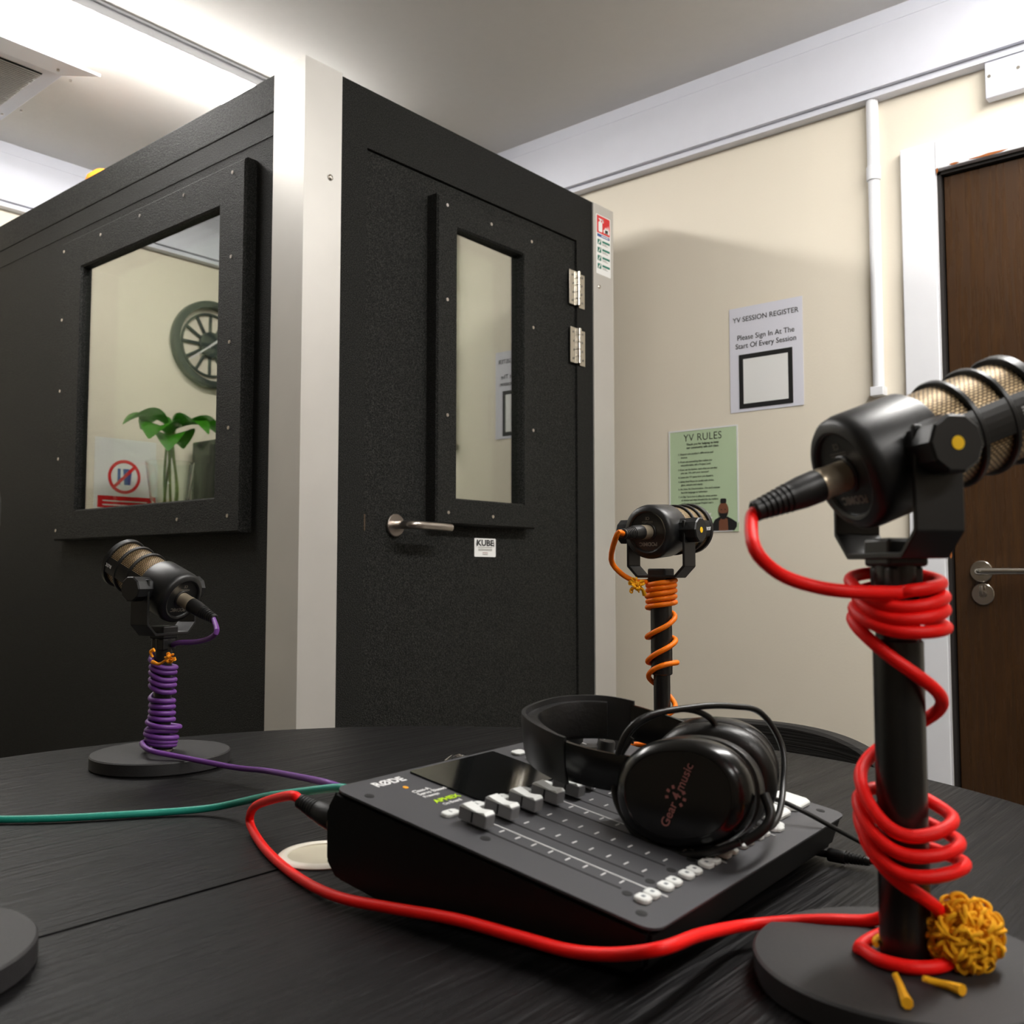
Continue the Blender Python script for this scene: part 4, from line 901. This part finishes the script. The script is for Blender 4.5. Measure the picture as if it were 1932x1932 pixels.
# ================================================================ HEADPHONES
Ef = (RT*.51+fwd2*.86).normalized(); Bf = (-RT*.86+fwd2*.51).normalized(); Zf = Vector((0, 0, 1))
nc = at(1292, 1500, .715); nc.z = .8405
HM = frame(nc, -Bf, Zf, -Ef)    # x: away from crown (photo right), y up, z outward of near cup (towards camera)
hp_ = thing('headphones', 'black over-ear headphones lying on the mixer with their lead wound round', 'headphones', (nc.x, nc.y, .80))
def cup(mt, a, b, parent, front=True):
    """oval cup; +z outward"""
    def ell(k, z, dx=0, dy=0): return [(a*k*math.copysign(abs(math.cos(t))**.9, math.cos(t))+dx, b*k*math.copysign(abs(math.sin(t))**.9, math.sin(t))+dy, z) for t in [2*PI*i/48 for i in range(48)]]
    def skin(secs, capA=True, capB=True):
        bm = bmesh.new(); R_ = [[bm.verts.new(p) for p in s] for s in secs]
        for A_, B_ in zip(R_, R_[1:]):
            for i in range(48): bm.faces.new((A_[i], A_[(i+1) % 48], B_[(i+1) % 48], B_[i]))
        if capA: bm.faces.new(R_[0])
        if capB: bm.faces.new(list(reversed(R_[-1])))
        bmesh.ops.recalc_face_normals(bm, faces=bm.faces); return bm
    sh = obj('earcup_shell', skin([ell(.90, -.012), ell(.97, -.010), ell(1, -.004), ell(1, .002), ell(.97, .008), ell(.90, .0135), ell(.80, .0165), ell(.78, .0168), ell(.77, .0160), ell(.5, .0175), ell(.2, .018)]), 'gloss', parent, mt, smooth=True)
    obj('ear_cushion', skin([ell(.90, -.013), ell(.99, -.015), ell(1.02, -.021), ell(.99, -.028), ell(.90, -.033), ell(.74, -.035), ell(.60, -.032), ell(.55, -.024), ell(.3, -.022)]), 'leather', parent, mt, smooth=True)
    return sh
sh = cup(HM @ R(-.10, 'X') @ T((0, -.004, 0)) @ R(.12, 'Z'), .0530, .0400, hp_)
# printed logo text on the near cup, running upwards
mlg = HM @ R(-.10, 'X') @ T((.001, -.004, .0184)) @ R(math.radians(68), 'Z') @ Matrix.Scale(.75, 4)
text('Gear', .0125, 'pinkprint', sh, mlg @ T((-.0335, -.004, 0)), bold=.0001)
text('4', .0125, 'pinkprint', sh, mlg @ T((-.0045, -.004, 0)), bold=.0002)
text('music', .0125, 'pinkprint', sh, mlg @ T((.0045, -.004, 0)), bold=.0001)
gt = bmesh.new()
for i in range(9):
    a = 2*PI*i/9
    if abs(math.cos(a)) > .85: continue
    box(gt, (.0075, -.0014, 0), (.0108, .0014, .0003), mtx=mlg @ T((-.002, .0005, 0)) @ R(a, 'Z'))
obj('gear_emblem', gt, 'pinkprint', sh)
# far cup: turned, outward normal points away
EARS = .098
FM = HM @ T((-.008, -.004, -EARS)) @ R(PI, 'Y') @ R(.18, 'Y') @ R(-.1, 'X')
cup(FM, .0500, .0430, hp_)
# headband: arc from near cup over the crown to the far cup, in the horizontal plane
def bandpts(off, N=40):
    out = []
    rad = .071+off; cxh = -.098
    for i in range(N+1):
        t = i/N
        # superellipse-ish U shape: from near arm (z=+) to far arm (z=-)
        a = math.radians(-100+200*t)
        out.append((a, t))
    return out
def band(u0, u1, w0, w1, off0, off1, N=44):
    """strip of the U: u in 0..1 from near cup round the crown to far cup; w = vertical half extents; off = thickness offsets"""
    key = [Vector((-.020, .000, -.022)), Vector((-.062, .004, -.004)), Vector((-.102, .010, -.002)), Vector((-.140, .018, -.018)), Vector((-.160, .022, -.050)), Vector((-.147, .028, -.086)), Vector((-.110, .028, -.110)), Vector((-.060, .018, -.118)), Vector((-.010, .006, -.112))]
    C_ = cr(key, 10); n = len(C_)-1; bm = bmesh.new(); rows = []
    for i in range(N+1):
        t = (u0+(u1-u0)*i/N)*n; k_ = min(int(t), n-1); p = C_[k_].lerp(C_[k_+1], t-k_)
        d = (C_[min(k_+1, n)]-C_[max(k_-1, 0)]); d.y = 0; d.normalize(); nn = Vector((d.z, 0, -d.x))   # outward?
        if nn.dot(p-Vector((-.07, 0, -.05))) < 0: nn = -nn
        s = math.sin(PI*min(1, max(0, t/n)))**.5; w = w0+(w1-w0)*s
        tl_ = Vector((0, 1, 0)) + nn*.10; tl_.normalize(); row = []
        o0, o1 = off0, off1; m_ = (o0+o1)/2
        for (a_, b_) in ((-1, o0), (-1, o1), (-.55, o1+.0012), (.55, o1+.0012), (1, o1), (1, o0), (.55, o0-.0005), (-.55, o0-.0005)):
            row.append(bm.verts.new(p+tl_*w*a_+nn*b_))
        rows.append(row)
    for a_, b_ in zip(rows, rows[1:]):
        for k_ in range(8): bm.faces.new((a_[k_], a_[(k_+1) % 8], b_[(k_+1) % 8], b_[k_]))
    bm.faces.new(rows[0]); bm.faces.new(list(reversed(rows[-1]))); bmesh.ops.recalc_face_normals(bm, faces=bm.faces); return bm
obj('headband', band(.24, .80, .0165, .0195, 0, .0035), 'black', hp_, HM, smooth=True)
obj('headband_padding', band(.30, .74, .0120, .0150, -.010, .0002), 'leather', hp_, HM, smooth=True)
obj('slider_arm', band(.03, .245, .0130, .0160, -.0015, .0025, 14), 'gloss', hp_, HM, smooth=True)
obj('slider_arm', band(.795, .98, .0130, .0160, -.0015, .0025, 14), 'gloss', hp_, HM, smooth=True)
# its lead: wound round the cup, then out to the front socket
def hl(*p): return HM @ Vector(p)
ld = thing('headphone_lead', 'black headphone lead wound round the headphones', 'cable', (nc.x, nc.y, .80))
w1 = [hl(-.058, -.022, -.012), hl(-.056, .018, -.004), hl(-.040, .045, -.012), hl(-.010, .052, -.050), hl(.010, .050, -.085), hl(.026, .042, -.112), hl(.040, .014, -.122), hl(.046, -.016, -.100), hl(.053, -.030, -.05), hl(.050, -.028, -.004), hl(.030, -.040, .009), hl(.0, -.0475, .012), hl(-.035, -.036, .008), hl(-.056, -.016, .0),
      hl(-.061, .010, -.012), hl(-.048, .038, -.018), hl(-.026, .050, -.036), hl(-.010, .048, -.056), hl(.0, .036, -.070), hl(.002, .015, -.058), hl(.004, -.010, -.052)]
obj('cord', tube(bmesh.new(), w1, .0026, 10, 8), 'cord', ld, smooth=True)
w2 = [hl(.042, -.018, .0), hl(.062, -.010, -.012), hl(.060, -.020, .004), hl(.045, -.032, .010), hl(.020, -.042, .0145), hl(-.012, -.047, .013), hl(-.04, -.036, .006), hl(-.0595, -.010, -.006), hl(-.0585, .012, -.010), hl(-.050, .030, -.016)]
obj('strain_boot', tube(bmesh.new(), [hl(.058, .0, -.006), hl(.064, -.012, .000), hl(.060, -.022, .006), hl(.048, -.031, .011)], .0036, 10, 6), 'cord', ld, smooth=True)
obj('cord', tube(bmesh.new(), w2[3:], .0027, 10, 8), 'cord', ld, smooth=True)
pb = PM @ Vector((.335, .0, -.016))
plg = at(1548, 1609, .835)
jd = V.copy(); jl = .040; r_j = ray(1552, 1610); F0 = FL+V*.012
jo = CAM + r_j*((F0-CAM).dot(V)/r_j.dot(V)) - V*jl
lead2 = [at(1440, 1503, .79), at(1475, 1512, .80), at(1520, 1533, .80), at(1570, 1560, .80), at(1630, 1592, .80), at(1700, 1630, .79), at(1760, 1650, .79), at(1780, 1655, .80), at(1770, 1650, .825), jo-V*.05+Vector((0, 0, -.004)), jo-V*.015, jo+V*.003]
obj('cord', tube(bmesh.new(), lead2, .0021, 10, 8), 'cord', ld, smooth=True)
jm = frame(jo, jd.orthogonal(), jd.cross(jd.orthogonal()), jd)
pf_ = [(0, 0), (.0035, 0)]; z = .002; r = .0040
for i in range(6): pf_ += [(r, z), (r, z+.0019), (r-.001, z+.0022), (r-.001, z+.0028)]; z += .0030; r += .0002
pf_ += [(.0056, z), (.0058, z+.001), (.0058, jl-.006), (.0052, jl-.005), (.0030, jl-.005), (.0030, jl+.024), (0, jl+.024)]
obj('jack_plug', lathe(bmesh.new(), pf_, 20, jm), 'cord', ld, smooth=True)

# cut glass dome behind the mixer
gp = at(866, 1434, 1.13)
gl = obj('glass_ornament', lathe(bmesh.new(), [(0, 0), (.018, 0), (.023, .008), (.0225, .018), (.017, .029), (.009, .0345), (0, .036)], 14, T((gp.x, gp.y, TZ+.001))), 'crystal')
tag(gl, 'clear cut glass dome lying behind the mixer', 'ornament'); recentre(gl)
